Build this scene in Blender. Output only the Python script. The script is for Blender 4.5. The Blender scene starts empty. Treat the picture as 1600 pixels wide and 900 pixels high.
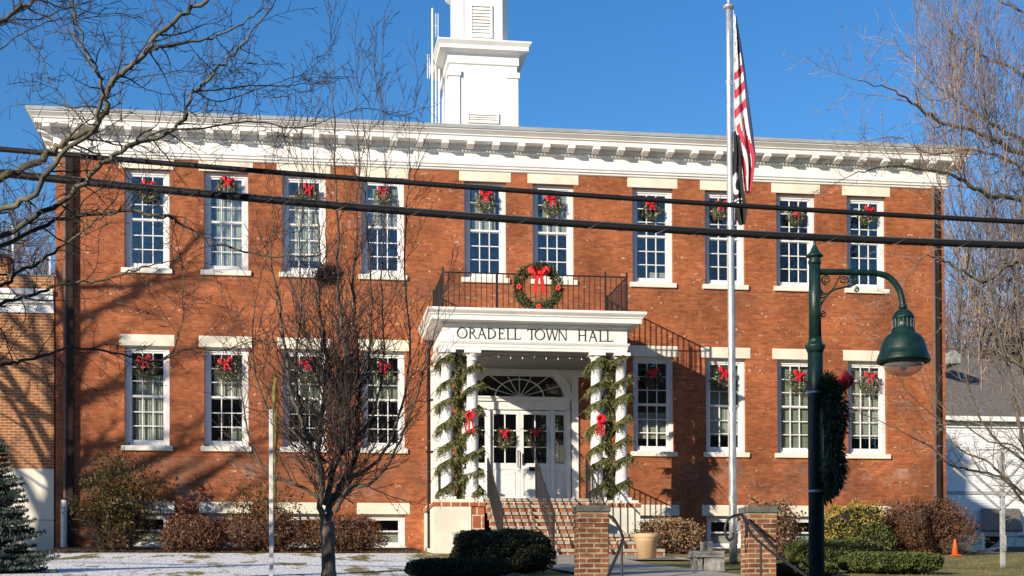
import bpy, bmesh, math, random
from mathutils import Vector, Matrix
from math import sin, cos, tan, pi, radians, sqrt
random.seed(11)
RN = random.Random(5)
scene = bpy.context.scene
col = scene.collection

# ------------------------------------------------------------------ camera, sky, sun, exposure
YAW, PITCH, ROLL, F_PX, CX, CY, PY0 = 0.144557, 0.013544, -0.00396, 2300.0, -5.3746, -35.405, 919.8
R0 = Vector((cos(YAW), -sin(YAW), 0)); FW = Vector((sin(YAW)*cos(PITCH), cos(YAW)*cos(PITCH), sin(PITCH)))
U0 = R0.cross(FW)
c_, s_ = cos(ROLL), sin(ROLL)
RT = R0*c_ + U0*s_; UP = -R0*s_ + U0*c_
CAMP = Vector((CX, CY, 0))
cam = bpy.data.cameras.new('camera'); camo = bpy.data.objects.new('camera', cam); col.objects.link(camo)
camo.matrix_world = Matrix(((RT.x, UP.x, -FW.x, CAMP.x), (RT.y, UP.y, -FW.y, CAMP.y), (RT.z, UP.z, -FW.z, CAMP.z), (0, 0, 0, 1)))
cam.sensor_width = 36; cam.lens = F_PX/1600*36; cam.shift_y = (PY0-450)/1600; cam.clip_end = 2000; cam.clip_start = 0.1
scene.camera = camo

SUN_AZ, SUN_EL = radians(47.9), radians(18.8)          # azimuth measured from the facade's normal towards -X
SUNV = Vector((-sin(SUN_AZ)*cos(SUN_EL), -cos(SUN_AZ)*cos(SUN_EL), sin(SUN_EL)))
world = bpy.data.worlds.new('World'); scene.world = world; world.use_nodes = True
nt = world.node_tree; nt.nodes.clear()
sky = nt.nodes.new('ShaderNodeTexSky'); sky.sky_type = 'NISHITA'; sky.sun_disc = False
sky.sun_elevation = SUN_EL; sky.sun_rotation = math.atan2(SUNV.x, SUNV.y)
sky.air_density = 1.0; sky.dust_density = 0.15; sky.ozone_density = 3.0; sky.altitude = 50
bg = nt.nodes.new('ShaderNodeBackground'); bg.inputs[1].default_value = 0.115
wo = nt.nodes.new('ShaderNodeOutputWorld')
hs = nt.nodes.new('ShaderNodeHueSaturation'); hs.inputs['Saturation'].default_value = 1.30; hs.inputs['Value'].default_value = 1.0; hs.inputs['Hue'].default_value = 0.506
nt.links.new(sky.outputs[0], hs.inputs['Color']); nt.links.new(hs.outputs[0], bg.inputs[0]); nt.links.new(bg.outputs[0], wo.inputs[0])
sl = bpy.data.lights.new('sun', 'SUN'); sl.energy = 4.8; sl.angle = radians(0.55); sl.color = (1.0, 0.88, 0.70)
so = bpy.data.objects.new('sun', sl); col.objects.link(so)
so.rotation_euler = SUNV.to_track_quat('Z', 'Y').to_euler()
scene.view_settings.view_transform = 'Standard'; scene.view_settings.look = 'None'
scene.view_settings.exposure = 0.46; scene.view_settings.gamma = 1.0; scene.view_settings.use_curve_mapping = False

def at(px, py, Y):
    u, v = px-800, py-PY0
    a = c_*u + s_*v; b = -(-s_*u + c_*v)
    d = FW + R0*(a/F_PX) + U0*(b/F_PX)
    t = (Y-CY)/d.y
    return CAMP + d*t

# ------------------------------------------------------------------ materials
def pm(name, c, rough=.6, var=.12, scale=6., bump=0., metal=0., detail=4., c2=None, spec=.5, bscale=None, stretch=None, coat=0, trans=0):
    m = bpy.data.materials.new(name); m.use_nodes = True; n = m.node_tree; L = n.links
    p = n.nodes['Principled BSDF']; p.inputs['Roughness'].default_value = rough; p.inputs['Metallic'].default_value = metal
    p.inputs['Specular IOR Level'].default_value = spec
    if coat: p.inputs['Coat Weight'].default_value = coat; p.inputs['Coat Roughness'].default_value = .15
    tc = n.nodes.new('ShaderNodeTexCoord'); src = tc.outputs['Object']
    if stretch:
        mp = n.nodes.new('ShaderNodeMapping'); mp.inputs['Scale'].default_value = stretch; L.new(src, mp.inputs[0]); src = mp.outputs[0]
    nz = n.nodes.new('ShaderNodeTexNoise'); nz.inputs['Scale'].default_value = scale; nz.inputs['Detail'].default_value = detail
    L.new(src, nz.inputs['Vector'])
    mx = n.nodes.new('ShaderNodeMix'); mx.data_type = 'RGBA'
    a = [max(0, x*(1-var)) for x in c]; b = [min(1, x*(1+var)) for x in c] if c2 is None else c2
    mx.inputs[6].default_value = (*a, 1); mx.inputs[7].default_value = (*b, 1)
    rp = n.nodes.new('ShaderNodeMapRange'); rp.inputs[1].default_value = .35; rp.inputs[2].default_value = .65
    L.new(nz.outputs[0], rp.inputs[0]); L.new(rp.outputs[0], mx.inputs[0]); L.new(mx.outputs[2], p.inputs['Base Color'])
    if bump:
        nb = n.nodes.new('ShaderNodeTexNoise'); nb.inputs['Scale'].default_value = bscale or scale*4; nb.inputs['Detail'].default_value = 5
        L.new(src, nb.inputs['Vector'])
        bp = n.nodes.new('ShaderNodeBump'); bp.inputs['Strength'].default_value = bump; bp.inputs['Distance'].default_value = .02
        L.new(nb.outputs[0], bp.inputs['Height']); L.new(bp.outputs[0], p.inputs['Normal'])
    return m

def brick_mat(name, c1, c2, mortar, bw=.203, rh=.0677, ms=.008, pale=None, pale_thr=.93, stain=.35, sscale=.9, bump=.5, soot=False):
    m = bpy.data.materials.new(name); m.use_nodes = True; n = m.node_tree; L = n.links; N = n.nodes.new
    p = n.nodes['Principled BSDF']; p.inputs['Roughness'].default_value = .85; p.inputs['Specular IOR Level'].default_value = .25
    tc = N('ShaderNodeTexCoord'); sp = N('ShaderNodeSeparateXYZ'); L.new(tc.outputs['Object'], sp.inputs[0])
    ad = N('ShaderNodeMath'); ad.operation = 'ADD'; L.new(sp.outputs[0], ad.inputs[0]); L.new(sp.outputs[1], ad.inputs[1])
    cb = N('ShaderNodeCombineXYZ'); L.new(ad.outputs[0], cb.inputs[0]); L.new(sp.outputs[2], cb.inputs[1])
    def bt(ca, cbb, mo, bias=0):
        b = N('ShaderNodeTexBrick'); L.new(cb.outputs[0], b.inputs['Vector'])
        b.inputs['Scale'].default_value = 1; b.inputs['Brick Width'].default_value = bw; b.inputs['Row Height'].default_value = rh
        b.inputs['Mortar Size'].default_value = ms; b.inputs['Mortar Smooth'].default_value = .2; b.inputs['Bias'].default_value = bias
        b.inputs['Color1'].default_value = (*ca, 1); b.inputs['Color2'].default_value = (*cbb, 1); b.inputs['Mortar'].default_value = (*mo, 1)
        return b
    b1 = bt(c1, c2, mortar)
    out = b1.outputs[0]
    if pale:
        b2 = bt((0, 0, 0), (1, 1, 1), (0, 0, 0))
        cr = N('ShaderNodeMapRange'); cr.inputs[1].default_value = pale_thr; cr.inputs[2].default_value = pale_thr+.04
        L.new(b2.outputs[0], cr.inputs[0])
        nz = N('ShaderNodeTexNoise'); nz.inputs['Scale'].default_value = 12; L.new(cb.outputs[0], nz.inputs['Vector'])
        r2 = N('ShaderNodeMapRange'); r2.inputs[1].default_value = .52; r2.inputs[2].default_value = .60; L.new(nz.outputs[0], r2.inputs[0])
        mu = N('ShaderNodeMath'); mu.operation = 'MULTIPLY'; L.new(cr.outputs[0], mu.inputs[0]); L.new(r2.outputs[0], mu.inputs[1])
        mx = N('ShaderNodeMix'); mx.data_type = 'RGBA'; mx.inputs[7].default_value = (*pale, 1)
        L.new(mu.outputs[0], mx.inputs[0]); L.new(out, mx.inputs[6]); out = mx.outputs[2]
    # weathering: broad blotches, fine grain, and horizontal soot
    n1 = N('ShaderNodeTexNoise'); n1.inputs['Scale'].default_value = sscale; n1.inputs['Detail'].default_value = 8; n1.inputs['Roughness'].default_value = .62
    L.new(cb.outputs[0], n1.inputs['Vector'])
    mr = N('ShaderNodeMapRange'); mr.inputs[1].default_value = .3; mr.inputs[2].default_value = .7; mr.inputs[3].default_value = 1-stain; mr.inputs[4].default_value = 1+stain*.6
    L.new(n1.outputs[0], mr.inputs[0])
    mpp = N('ShaderNodeMapping'); mpp.inputs['Scale'].default_value = (6.5, 14.8, 1); L.new(cb.outputs[0], mpp.inputs[0])
    n2 = N('ShaderNodeTexNoise'); n2.inputs['Scale'].default_value = 1.0; n2.inputs['Detail'].default_value = 6; L.new(mpp.outputs[0], n2.inputs['Vector'])
    m2 = N('ShaderNodeMapRange'); m2.inputs[1].default_value = .3; m2.inputs[2].default_value = .7; m2.inputs[3].default_value = .78; m2.inputs[4].default_value = 1.22
    L.new(n2.outputs[0], m2.inputs[0])
    mm = N('ShaderNodeMath'); mm.operation = 'MULTIPLY'; L.new(mr.outputs[0], mm.inputs[0]); L.new(m2.outputs[0], mm.inputs[1])
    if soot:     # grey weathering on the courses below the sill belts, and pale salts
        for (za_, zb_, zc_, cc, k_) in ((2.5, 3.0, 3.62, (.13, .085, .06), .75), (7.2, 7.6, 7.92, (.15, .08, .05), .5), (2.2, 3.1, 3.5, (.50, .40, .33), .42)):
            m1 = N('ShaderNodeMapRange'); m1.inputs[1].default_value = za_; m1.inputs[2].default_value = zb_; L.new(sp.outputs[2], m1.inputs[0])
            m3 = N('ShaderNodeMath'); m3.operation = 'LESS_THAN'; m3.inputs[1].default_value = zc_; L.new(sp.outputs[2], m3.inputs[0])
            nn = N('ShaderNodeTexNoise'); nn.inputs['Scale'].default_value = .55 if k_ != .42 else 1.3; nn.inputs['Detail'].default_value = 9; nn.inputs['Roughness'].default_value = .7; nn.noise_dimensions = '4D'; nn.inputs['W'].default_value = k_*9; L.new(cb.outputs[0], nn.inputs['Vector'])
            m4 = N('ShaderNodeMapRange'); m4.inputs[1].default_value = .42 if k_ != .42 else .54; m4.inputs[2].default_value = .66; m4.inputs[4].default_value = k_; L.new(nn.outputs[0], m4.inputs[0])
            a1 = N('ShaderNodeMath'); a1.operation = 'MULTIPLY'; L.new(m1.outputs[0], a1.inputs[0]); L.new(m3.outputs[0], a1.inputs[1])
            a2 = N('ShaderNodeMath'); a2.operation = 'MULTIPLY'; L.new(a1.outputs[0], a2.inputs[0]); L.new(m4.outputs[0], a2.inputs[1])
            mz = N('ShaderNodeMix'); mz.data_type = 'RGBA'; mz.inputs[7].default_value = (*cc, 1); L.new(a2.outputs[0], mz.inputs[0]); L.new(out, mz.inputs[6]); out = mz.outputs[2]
    vm = N('ShaderNodeVectorMath'); vm.operation = 'SCALE'; L.new(out, vm.inputs[0]); L.new(mm.outputs[0], vm.inputs['Scale'])
    L.new(vm.outputs[0], p.inputs['Base Color'])
    bp = N('ShaderNodeBump'); bp.inputs['Strength'].default_value = bump; bp.inputs['Distance'].default_value = .01
    inv = N('ShaderNodeMath'); inv.operation = 'SUBTRACT'; inv.inputs[0].default_value = 1; L.new(b1.outputs['Fac'], inv.inputs[1])
    ad2 = N('ShaderNodeMath'); ad2.operation = 'ADD'; L.new(inv.outputs[0], ad2.inputs[0]); L.new(n2.outputs[0], ad2.inputs[1])
    L.new(ad2.outputs[0], bp.inputs['Height']); L.new(bp.outputs[0], p.inputs['Normal'])
    return m

def glass_mat(name, tint=(.02, .03, .04), refl=.12, rough=.02):
    m = bpy.data.materials.new(name); m.use_nodes = True; n = m.node_tree; L = n.links; n.nodes.clear(); N = n.nodes.new
    o = N('ShaderNodeOutputMaterial'); t = N('ShaderNodeBsdfTransparent'); t.inputs[0].default_value = (.90, .91, .88, 1)
    g = N('ShaderNodeBsdfGlossy'); g.inputs['Roughness'].default_value = rough; g.inputs[0].default_value = (.95, .97, 1, 1)
    tc = N('ShaderNodeTexCoord'); nz = N('ShaderNodeTexNoise'); nz.inputs['Scale'].default_value = 4.5; L.new(tc.outputs['Object'], nz.inputs[0])
    b = N('ShaderNodeBump'); b.inputs['Strength'].default_value = .16; b.inputs['Distance'].default_value = .05; L.new(nz.outputs[0], b.inputs['Height']); L.new(b.outputs[0], g.inputs['Normal'])
    lf = N('ShaderNodeLayerWeight'); lf.inputs[0].default_value = .5; lw = N('ShaderNodeMath'); lw.operation = 'POWER'; lw.inputs[1].default_value = 4; L.new(lf.outputs['Facing'], lw.inputs[0])
    ad = N('ShaderNodeMath'); ad.operation = 'ADD'; ad.inputs[1].default_value = refl; L.new(lw.outputs[0], ad.inputs[0])
    mx = N('ShaderNodeMixShader'); L.new(ad.outputs[0], mx.inputs[0]); L.new(t.outputs[0], mx.inputs[1]); L.new(g.outputs[0], mx.inputs[2]); L.new(mx.outputs[0], o.inputs[0])
    return m

def leaf_mat(name, c, c2, rough=.55, scale=3, transl=.15, scatter=60):
    m = bpy.data.materials.new(name); m.use_nodes = True; n = m.node_tree; L = n.links; N = n.nodes.new
    p = n.nodes['Principled BSDF']; p.inputs['Roughness'].default_value = rough; p.inputs['Specular IOR Level'].default_value = .3
    tc = N('ShaderNodeTexCoord'); a = N('ShaderNodeTexNoise'); a.inputs['Scale'].default_value = scale; L.new(tc.outputs['Object'], a.inputs[0])
    b = N('ShaderNodeTexNoise'); b.inputs['Scale'].default_value = scatter; L.new(tc.outputs['Object'], b.inputs[0])
    ad = N('ShaderNodeMath'); ad.operation = 'ADD'; L.new(a.outputs[0], ad.inputs[0]); L.new(b.outputs[0], ad.inputs[1])
    r = N('ShaderNodeMapRange'); r.inputs[1].default_value = .75; r.inputs[2].default_value = 1.25; L.new(ad.outputs[0], r.inputs[0])
    mx = N('ShaderNodeMix'); mx.data_type = 'RGBA'; mx.inputs[6].default_value = (*c, 1); mx.inputs[7].default_value = (*c2, 1)
    L.new(r.outputs[0], mx.inputs[0]); L.new(mx.outputs[2], p.inputs['Base Color'])
    return m

M = {}
M['brick'] = brick_mat('red_brick', (.42, .130, .042), (.28, .074, .027), (.29, .125, .072), pale=(.52, .30, .17), pale_thr=.90, stain=.42, ms=.008, soot=True)
M['brick_wing'] = brick_mat('wing_brick', (.37, .135, .052), (.27, .080, .030), (.44, .30, .17), ms=.012, stain=.2)
M['brick_pillar'] = brick_mat('pillar_brick', (.33, .13, .06), (.17, .055, .03), (.42, .34, .23), ms=.012, stain=.6, sscale=2.6, bump=1.0)
M['brick_step'] = brick_mat('step_brick', (.40, .14, .065), (.30, .08, .04), (.6, .5, .38), ms=.016, rh=.30, bw=.21, stain=.2)
M['white'] = pm('white_paint', (.76, .745, .70), .55, .05, 1.3, .25, detail=12, c2=(.83, .82, .79))
M['white2'] = pm('white_frame_paint', (.76, .76, .75), .45, .05, 4)
M['stone'] = pm('cream_limestone', (.74, .66, .52), .8, .06, 3, .3, c2=(.79, .73, .60))
M['plinth'] = pm('cream_render', (.70, .66, .56), .85, .12, 1.6, .3, detail=9)
M['ceiling_shade'] = pm('ceiling_shade_grey', (.20, .20, .20), .7, .1, 3)  # ceiling colour darkened to stand for the shade under the portico
M['sill'] = pm('painted_sill', (.74, .70, .61), .7, .08, 5, .2)
M['glass'] = glass_mat('window_glass', refl=.085)
M['room'] = pm('dark_room', (.030, .034, .040), .9, .2, 1)
M['blind'] = pm('pale_blind', (.46, .50, .46), .8, .1, 3, c2=(.54, .57, .52))
M['blind_g'] = pm('greenish_blind', (.34, .39, .33), .8, .15, 4)
M['iron'] = pm('black_iron', (.018, .016, .016), .45, .2, 20)
M['roofm'] = pm('grey_roof_metal', (.33, .34, .34), .5, .1, 4)
M['lead'] = pm('roof_membrane', (.25, .25, .24), .8)
M['pipe_and_shadow'] = pm('downpipe_and_shadow', (.016, .010, .009), .95, .2, 4)  # dark pipe brown, also used for the shadow band by the left pipe
M['pipe_pale'] = pm('pale_downpipe', (.13, .075, .055), .7, .15, 4)
M['pipe_white'] = pm('white_pipe_boot', (.7, .7, .68), .5, .1, 8)
M['letter'] = pm('letter_metal', (.035, .04, .03), .5, .1, 8)
M['louvre_dark'] = pm('louvre_gap', (.03, .03, .035), .9)
M['tread'] = pm('bluestone_tread', (.36, .335, .26), .8, .2, 6, .3)
M['concrete'] = pm('path_concrete', (.36, .33, .27), .85, .2, 1.4, .4, detail=9)
M['asphalt'] = pm('asphalt', (.05, .05, .052), .9, .2, 12, .4)
M['cap'] = pm('bluestone_cap', (.11, .11, .10), .8, .3, 5, .5)
M['cable'] = pm('cable_black', (.006, .006, .007), .6, .3, 30)
M['cable2'] = pm('cable_lashing', (.10, .10, .10), .5, .2, 30)
M['bark'] = pm('grey_bark', (.085, .070, .055), .9, .3, 9, .6, c2=(.15, .13, .10), stretch=(1, 1, .35))
M['bark_g'] = pm('mossy_bark', (.085, .078, .045), .9, .3, 5, .6, c2=(.17, .155, .10))
M['twig'] = pm('twig_bark', (.045, .033, .030), .9, .3, 4, c2=(.085, .062, .052))
M['twig_tan'] = pm('tan_twig', (.12, .09, .065), .9, .3, 3, c2=(.26, .20, .15))
M['twig_red'] = pm('reddish_twig', (.17, .115, .10), .9, .3, 3, c2=(.30, .225, .18))
M['twig_far'] = pm('far_twig', (.15, .12, .13), .9, .3, 1, c2=(.20, .165, .17))
M['lampg'] = pm('lamp_green_paint', (.006, .027, .021), .42, .35, 14, .15)
M['steel'] = pm('flagpole_aluminium', (.55, .55, .54), .38, .12, 9, metal=.55)
M['red'] = pm('red_ribbon', (.62, .012, .025), .45, .15, 8)
M['red_l'] = pm('red_ribbon_big', (.68, .03, .025), .4, .2, 5)
M['white_ball'] = pm('berry_pale', (.75, .55, .5), .5)
M['post_w'] = pm('white_post', (.62, .62, .58), .6, .12, 6)
M['post_g'] = pm('grey_post', (.36, .37, .37), .8, .1, 5)
M['terra'] = pm('terracotta_tan', (.52, .36, .20), .75, .12, 5, .2)
M['orange'] = pm('cone_orange', (.80, .13, .03), .5, .1, 10)
M['siding'] = pm('white_siding', (.74, .75, .76), .6, .04, 3)
M['shingle'] = pm('dark_shingles', (.13, .115, .105), .9, .35, 9, .6, stretch=(1, 1, 3))
M['needle'] = leaf_mat('garland_needle', (.065, .085, .025), (.22, .205, .075))
M['wreath'] = leaf_mat('wreath_needle', (.035, .058, .018), (.13, .13, .055))
M['wreath_d'] = leaf_mat('lamp_wreath_needle', (.014, .036, .016), (.050, .090, .032))
M['yew'] = leaf_mat('yew_leaf', (.016, .026, .010), (.042, .055, .018))
M['box'] = leaf_mat('boxwood_leaf', (.045, .065, .016), (.11, .13, .035))
M['yellowleaf'] = leaf_mat('golden_leaf', (.20, .16, .03), (.36, .27, .05))
M['brownleaf'] = leaf_mat('brown_leaf', (.10, .042, .022), (.20, .092, .045))
M['brownleaf2'] = leaf_mat('tan_leaf', (.19, .10, .05), (.36, .22, .12))
M['rhodo'] = leaf_mat('rhododendron_leaf', (.045, .037, .011), (.14, .095, .03))
M['spruce'] = leaf_mat('spruce_needle', (.026, .045, .036), (.11, .145, .13), scatter=25)
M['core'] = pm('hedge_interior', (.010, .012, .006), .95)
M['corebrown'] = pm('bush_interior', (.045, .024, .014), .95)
M['fl_red'] = pm('flag_red', (.50, .03, .06), .8, .12, 3)
M['fl_white'] = pm('flag_white', (.72, .70, .68), .8, .08, 3)
M['fl_blue'] = pm('flag_blue', (.02, .03, .10), .8, .15, 3)
M['fl_black'] = pm('flag_black', (.014, .014, .015), .8, .15, 3)
M['yel'] = pm('faded_yellow_cloth', (.16, .13, .03), .85, .5, 14)
M['rock'] = pm('grey_stone', (.27, .26, .24), .9, .3, 4, .8)
M['dirt'] = pm('dark_mulch', (.05, .032, .022), .95, .4, 9, .8)
M['bulb'] = pm('bulb_white', (.7, .7, .65), .3)
M['paper'] = pm('paper_notice', (.62, .55, .34), .8, .05)
M['car'] = pm('dark_car_paint', (.02, .022, .03), .3, .1, 3)
M['clay'] = pm('redwood_board', (.42, .10, .045), .8, .15, 4)

# ------------------------------------------------------------------ mesh builder
class MB:
    def __init__(s): s.v = []; s.f = []; s.m = []; s.mi = 0
    def add(s, vs, fs):
        o = len(s.v); s.v += [tuple(v) for v in vs]; s.f += [tuple(i+o for i in f) for f in fs]; s.m += [s.mi]*len(fs); return s
    def box(s, x0, x1, y0, y1, z0, z1):
        return s.add([(x0,y0,z0),(x1,y0,z0),(x1,y1,z0),(x0,y1,z0),(x0,y0,z1),(x1,y0,z1),(x1,y1,z1),(x0,y1,z1)],
                     [(0,3,2,1),(4,5,6,7),(0,1,5,4),(1,2,6,5),(2,3,7,6),(3,0,4,7)])
    def bbox(s, x0, x1, y0, y1, z0, z1, b=.01):
        # box with chamfered edges (all 12): built as three nested slabs hull
        vs = []; 
        for sx in (0, 1):
            for sy in (0, 1):
                for sz in (0, 1):
                    X = (x0, x1)[sx]; Y = (y0, y1)[sy]; Z = (z0, z1)[sz]; ix = b*(1-2*sx); iy = b*(1-2*sy); iz = b*(1-2*sz)
                    vs += [(X, Y+iy, Z+iz), (X+ix, Y, Z+iz), (X+ix, Y+iy, Z)]
        bm = bmesh.new(); bv = [bm.verts.new(v) for v in vs]; bmesh.ops.convex_hull(bm, input=bv)
        bm.verts.index_update(); s.add([v.co[:] for v in bm.verts], [tuple(x.index for x in f.verts) for f in bm.faces]); bm.free(); return s
    def tube(s, pts, rad, n=6, cap=True):
        pts = [Vector(p) for p in pts]; k = len(pts)
        if not hasattr(rad, '__len__'): rad = [rad]*k
        base = len(s.v); prev = None
        for i, p in enumerate(pts):
            d = (pts[min(i+1, k-1)]-pts[max(i-1, 0)])
            if d.length < 1e-9: d = Vector((0, 0, 1))
            d.normalize()
            if prev is None:
                a = Vector((0, 0, 1)) if abs(d.z) < .9 else Vector((1, 0, 0)); u = d.cross(a).normalized()
            else:
                u = prev - d*prev.dot(d); u = u.normalized() if u.length > 1e-6 else d.orthogonal().normalized()
            prev = u; w = d.cross(u)
            for j in range(n):
                t = 2*pi*j/n; q = p + (u*cos(t)+w*sin(t))*rad[i]; s.v.append((q.x, q.y, q.z))
        for i in range(k-1):
            for j in range(n):
                a = base+i*n+j; b = base+i*n+(j+1) % n; s.f.append((a, b, b+n, a+n)); s.m.append(s.mi)
        if cap and n > 2:
            s.f.append(tuple(base+j for j in range(n))[::-1]); s.m.append(s.mi)
            s.f.append(tuple(base+(k-1)*n+j for j in range(n))); s.m.append(s.mi)
        return s
    def lathe(s, prof, c=(0, 0, 0), n=24, flute=0):
        base = len(s.v)
        for r, z in prof:
            for j in range(n):
                t = 2*pi*j/n; rr = r*(1-flute*(j % 2)); s.v.append((c[0]+rr*cos(t), c[1]+rr*sin(t), c[2]+z))
        for i in range(len(prof)-1):
            for j in range(n):
                a = base+i*n+j; b = base+i*n+(j+1) % n; s.f.append((a, b, b+n, a+n)); s.m.append(s.mi)
        s.f.append(tuple(base+j for j in range(n))[::-1]); s.m.append(s.mi)
        s.f.append(tuple(base+(len(prof)-1)*n+j for j in range(n))); s.m.append(s.mi)
        return s
    def quad(s, a, b, c, d): return s.add([a, b, c, d], [(0, 1, 2, 3)])
    def sweep_rect(s, prof, x0, x1, y0, y1, closed_back=True):
        # profile [(out, z)] swept round the front and two sides of a rectangle; y1 = back (open)
        rings = []
        for o, z in prof: rings.append([(x0-o, y1, z), (x0-o, y0-o, z), (x1+o, y0-o, z), (x1+o, y1, z)])
        b = len(s.v)
        for r in rings: s.v += r
        for i in range(len(rings)-1):
            for j in range(3):
                s.f.append((b+i*4+j, b+i*4+j+1, b+(i+1)*4+j+1, b+(i+1)*4+j)); s.m.append(s.mi)
        for i in (0, len(rings)-1):
            s.f.append(tuple(b+i*4+j for j in ((0, 1, 2, 3) if i else (3, 2, 1, 0)))); s.m.append(s.mi)
        return s
    def build(s, name, mats, parent=None, smooth=False, loc=None):
        me = bpy.data.meshes.new(name); me.from_pydata(s.v, [], s.f)
        if not isinstance(mats, (list, tuple)): mats = [mats]
        for m in mats: me.materials.append(M[m] if isinstance(m, str) else m)
        if len(mats) > 1: me.polygons.foreach_set('material_index', s.m)
        if smooth: me.polygons.foreach_set('use_smooth', [True]*len(me.polygons))
        me.update()
        o = bpy.data.objects.new(name, me); col.objects.link(o)
        if parent: o.parent = parent
        if loc is not None: o.location = loc
        return o

def tag(o, label=None, cat=None, group=None, kind=None):
    if label: o['label'] = label
    if cat: o['category'] = cat
    if group: o['group'] = group
    if kind: o['kind'] = kind
    return o
def empty(name, loc=(0, 0, 0), rz=0):
    o = bpy.data.objects.new(name, None); col.objects.link(o); o.location = loc; o.rotation_euler = (0, 0, rz); o.empty_display_size = .2; return o
KIDS = {}
def copy_tree(o, parent=None):
    c = o.copy(); col.objects.link(c)
    if parent: c.parent = parent
    for ch in [x for x in bpy.data.objects if x.parent == o]: copy_tree(ch, c)
    return c

def noise2(x, y):
    from mathutils import noise
    return noise.noise(Vector((x, y, 0)))

# ------------------------------------------------------------------ ground
def gz(x, y):
    if y >= 0: z = 1.40 + min(y, 12)*.012
    elif y > -16.6: z = 1.40 + .062*y
    elif y > -21: 
        t = (-16.6-y)/4.4; t = t*t*(3-2*t); z = (1.40-.062*16.6)*(1-t) + (-1.45)*t
    elif y > -24: z = -1.45
    else: z = -1.6
    if y > -16.6 and y < 0: z += .02*noise2(x*.5, y*.5)
    return z
def build_ground():
    m = bpy.data.materials.new('lawn_with_patchy_snow'); m.use_nodes = True; n = m.node_tree; L = n.links; N = n.nodes.new
    p = n.nodes['Principled BSDF']; p.inputs['Roughness'].default_value = .9; p.inputs['Specular IOR Level'].default_value = .2
    tc = N('ShaderNodeTexCoord'); sp = N('ShaderNodeSeparateXYZ'); L.new(tc.outputs['Object'], sp.inputs[0])
    g = N('ShaderNodeTexNoise'); g.inputs['Scale'].default_value = 3; g.inputs['Detail'].default_value = 8; L.new(tc.outputs['Object'], g.inputs[0])
    cr = N('ShaderNodeValToRGB'); e = cr.color_ramp.elements; e[0].position = .35; e[0].color = (.14, .115, .045, 1); e[1].position = .65; e[1].color = (.34, .27, .11, 1)
    x = e.new(.5); x.color = (.21, .19, .06, 1); L.new(g.outputs[0], cr.inputs[0])
    # snow amount: high west of the steps, little elsewhere; broken by noise
    sx = N('ShaderNodeMapRange'); sx.inputs[1].default_value = -1.8; sx.inputs[2].default_value = -3.0; sx.inputs[3].default_value = 0; sx.inputs[4].default_value = .235
    L.new(sp.outputs[0], sx.inputs[0])
    # a patch right of the steps near the bench
    d = N('ShaderNodeVectorMath'); d.operation = 'DISTANCE'; d.inputs[1].default_value = (2.7, -6.2, 1); L.new(tc.outputs['Object'], d.inputs[0])
    dr = N('ShaderNodeMapRange'); dr.inputs[1].default_value = 1.3; dr.inputs[2].default_value = .5; dr.inputs[4].default_value = .22; L.new(d.outputs['Value'], dr.inputs[0])
    mxx = N('ShaderNodeMath'); mxx.operation = 'MAXIMUM'; L.new(sx.outputs[0], mxx.inputs[0]); L.new(dr.outputs[0], mxx.inputs[1])
    n2 = N('ShaderNodeTexNoise'); n2.inputs['Scale'].default_value = 1.6; n2.inputs['Detail'].default_value = 12; n2.inputs['Roughness'].default_value = .68
    sm_ = N('ShaderNodeMapping'); sm_.inputs['Scale'].default_value = (.8, .16, 1); L.new(tc.outputs['Object'], sm_.inputs[0]); L.new(sm_.outputs[0], n2.inputs[0])
    ad = N('ShaderNodeMath'); ad.operation = 'ADD'; L.new(n2.outputs[0], ad.inputs[0]); L.new(mxx.outputs[0], ad.inputs[1])
    th = N('ShaderNodeMapRange'); th.inputs[1].default_value = .66; th.inputs[2].default_value = .71; L.new(ad.outputs[0], th.inputs[0])
    # none in the planting bed close to the wall
    by = N('ShaderNodeMapRange'); by.inputs[1].default_value = -2.2; by.inputs[2].default_value = -2.6; L.new(sp.outputs[1], by.inputs[0])
    mu = N('ShaderNodeMath'); mu.operation = 'MULTIPLY'; L.new(th.outputs[0], mu.inputs[0]); L.new(by.outputs[0], mu.inputs[1])
    mx = N('ShaderNodeMix'); mx.data_type = 'RGBA'; mx.inputs[7].default_value = (.80, .80, .81, 1)
    L.new(cr.outputs[0], mx.inputs[6]); L.new(mu.outputs[0], mx.inputs[0]); L.new(mx.outputs[2], p.inputs['Base Color'])
    bp = N('ShaderNodeBump'); bp.inputs['Strength'].default_value = .7; bp.inputs['Distance'].default_value = .05
    n3 = N('ShaderNodeTexNoise'); n3.inputs['Scale'].default_value = 14; n3.inputs['Detail'].default_value = 6; L.new(tc.outputs['Object'], n3.inputs[0])
    L.new(n3.outputs[0], bp.inputs['Height']); L.new(bp.outputs[0], p.inputs['Normal'])
    mb = MB()
    ys = [-400, -150, -60, -40, -30] + [-24.02, -24, -22.5] + [-21+i*.4 for i in range(12)] + [-16.2+i*.4 for i in range(42)] + [1, 3, 6, 12, 20, 40, 90, 200, 600]
    ys = sorted(set(round(y, 3) for y in ys))
    xs = [-500, -200, -90, -50, -30] + [-20+i*.5 for i in range(81)] + [25, 35, 60, 120, 250, 600]
    W = len(xs)
    vs = [(x, y, gz(x, y) - (.0 if y < 90 else 0)) for y in ys for x in xs]
    fs = [(j*W+i, j*W+i+1, (j+1)*W+i+1, (j+1)*W+i) for j in range(len(ys)-1) for i in range(W-1)]
    mb.add(vs, fs)
    tag(mb.build('ground', m, smooth=True), kind='structure', label='lawn with patchy snow rising to the town hall')
    # street + kerb
    mb = MB(); mb.box(-300, 300, -36, -24.3, -1.7, -1.590)
    tag(mb.build('road', 'asphalt'), kind='structure', label='asphalt street in front of the lawn')
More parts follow.
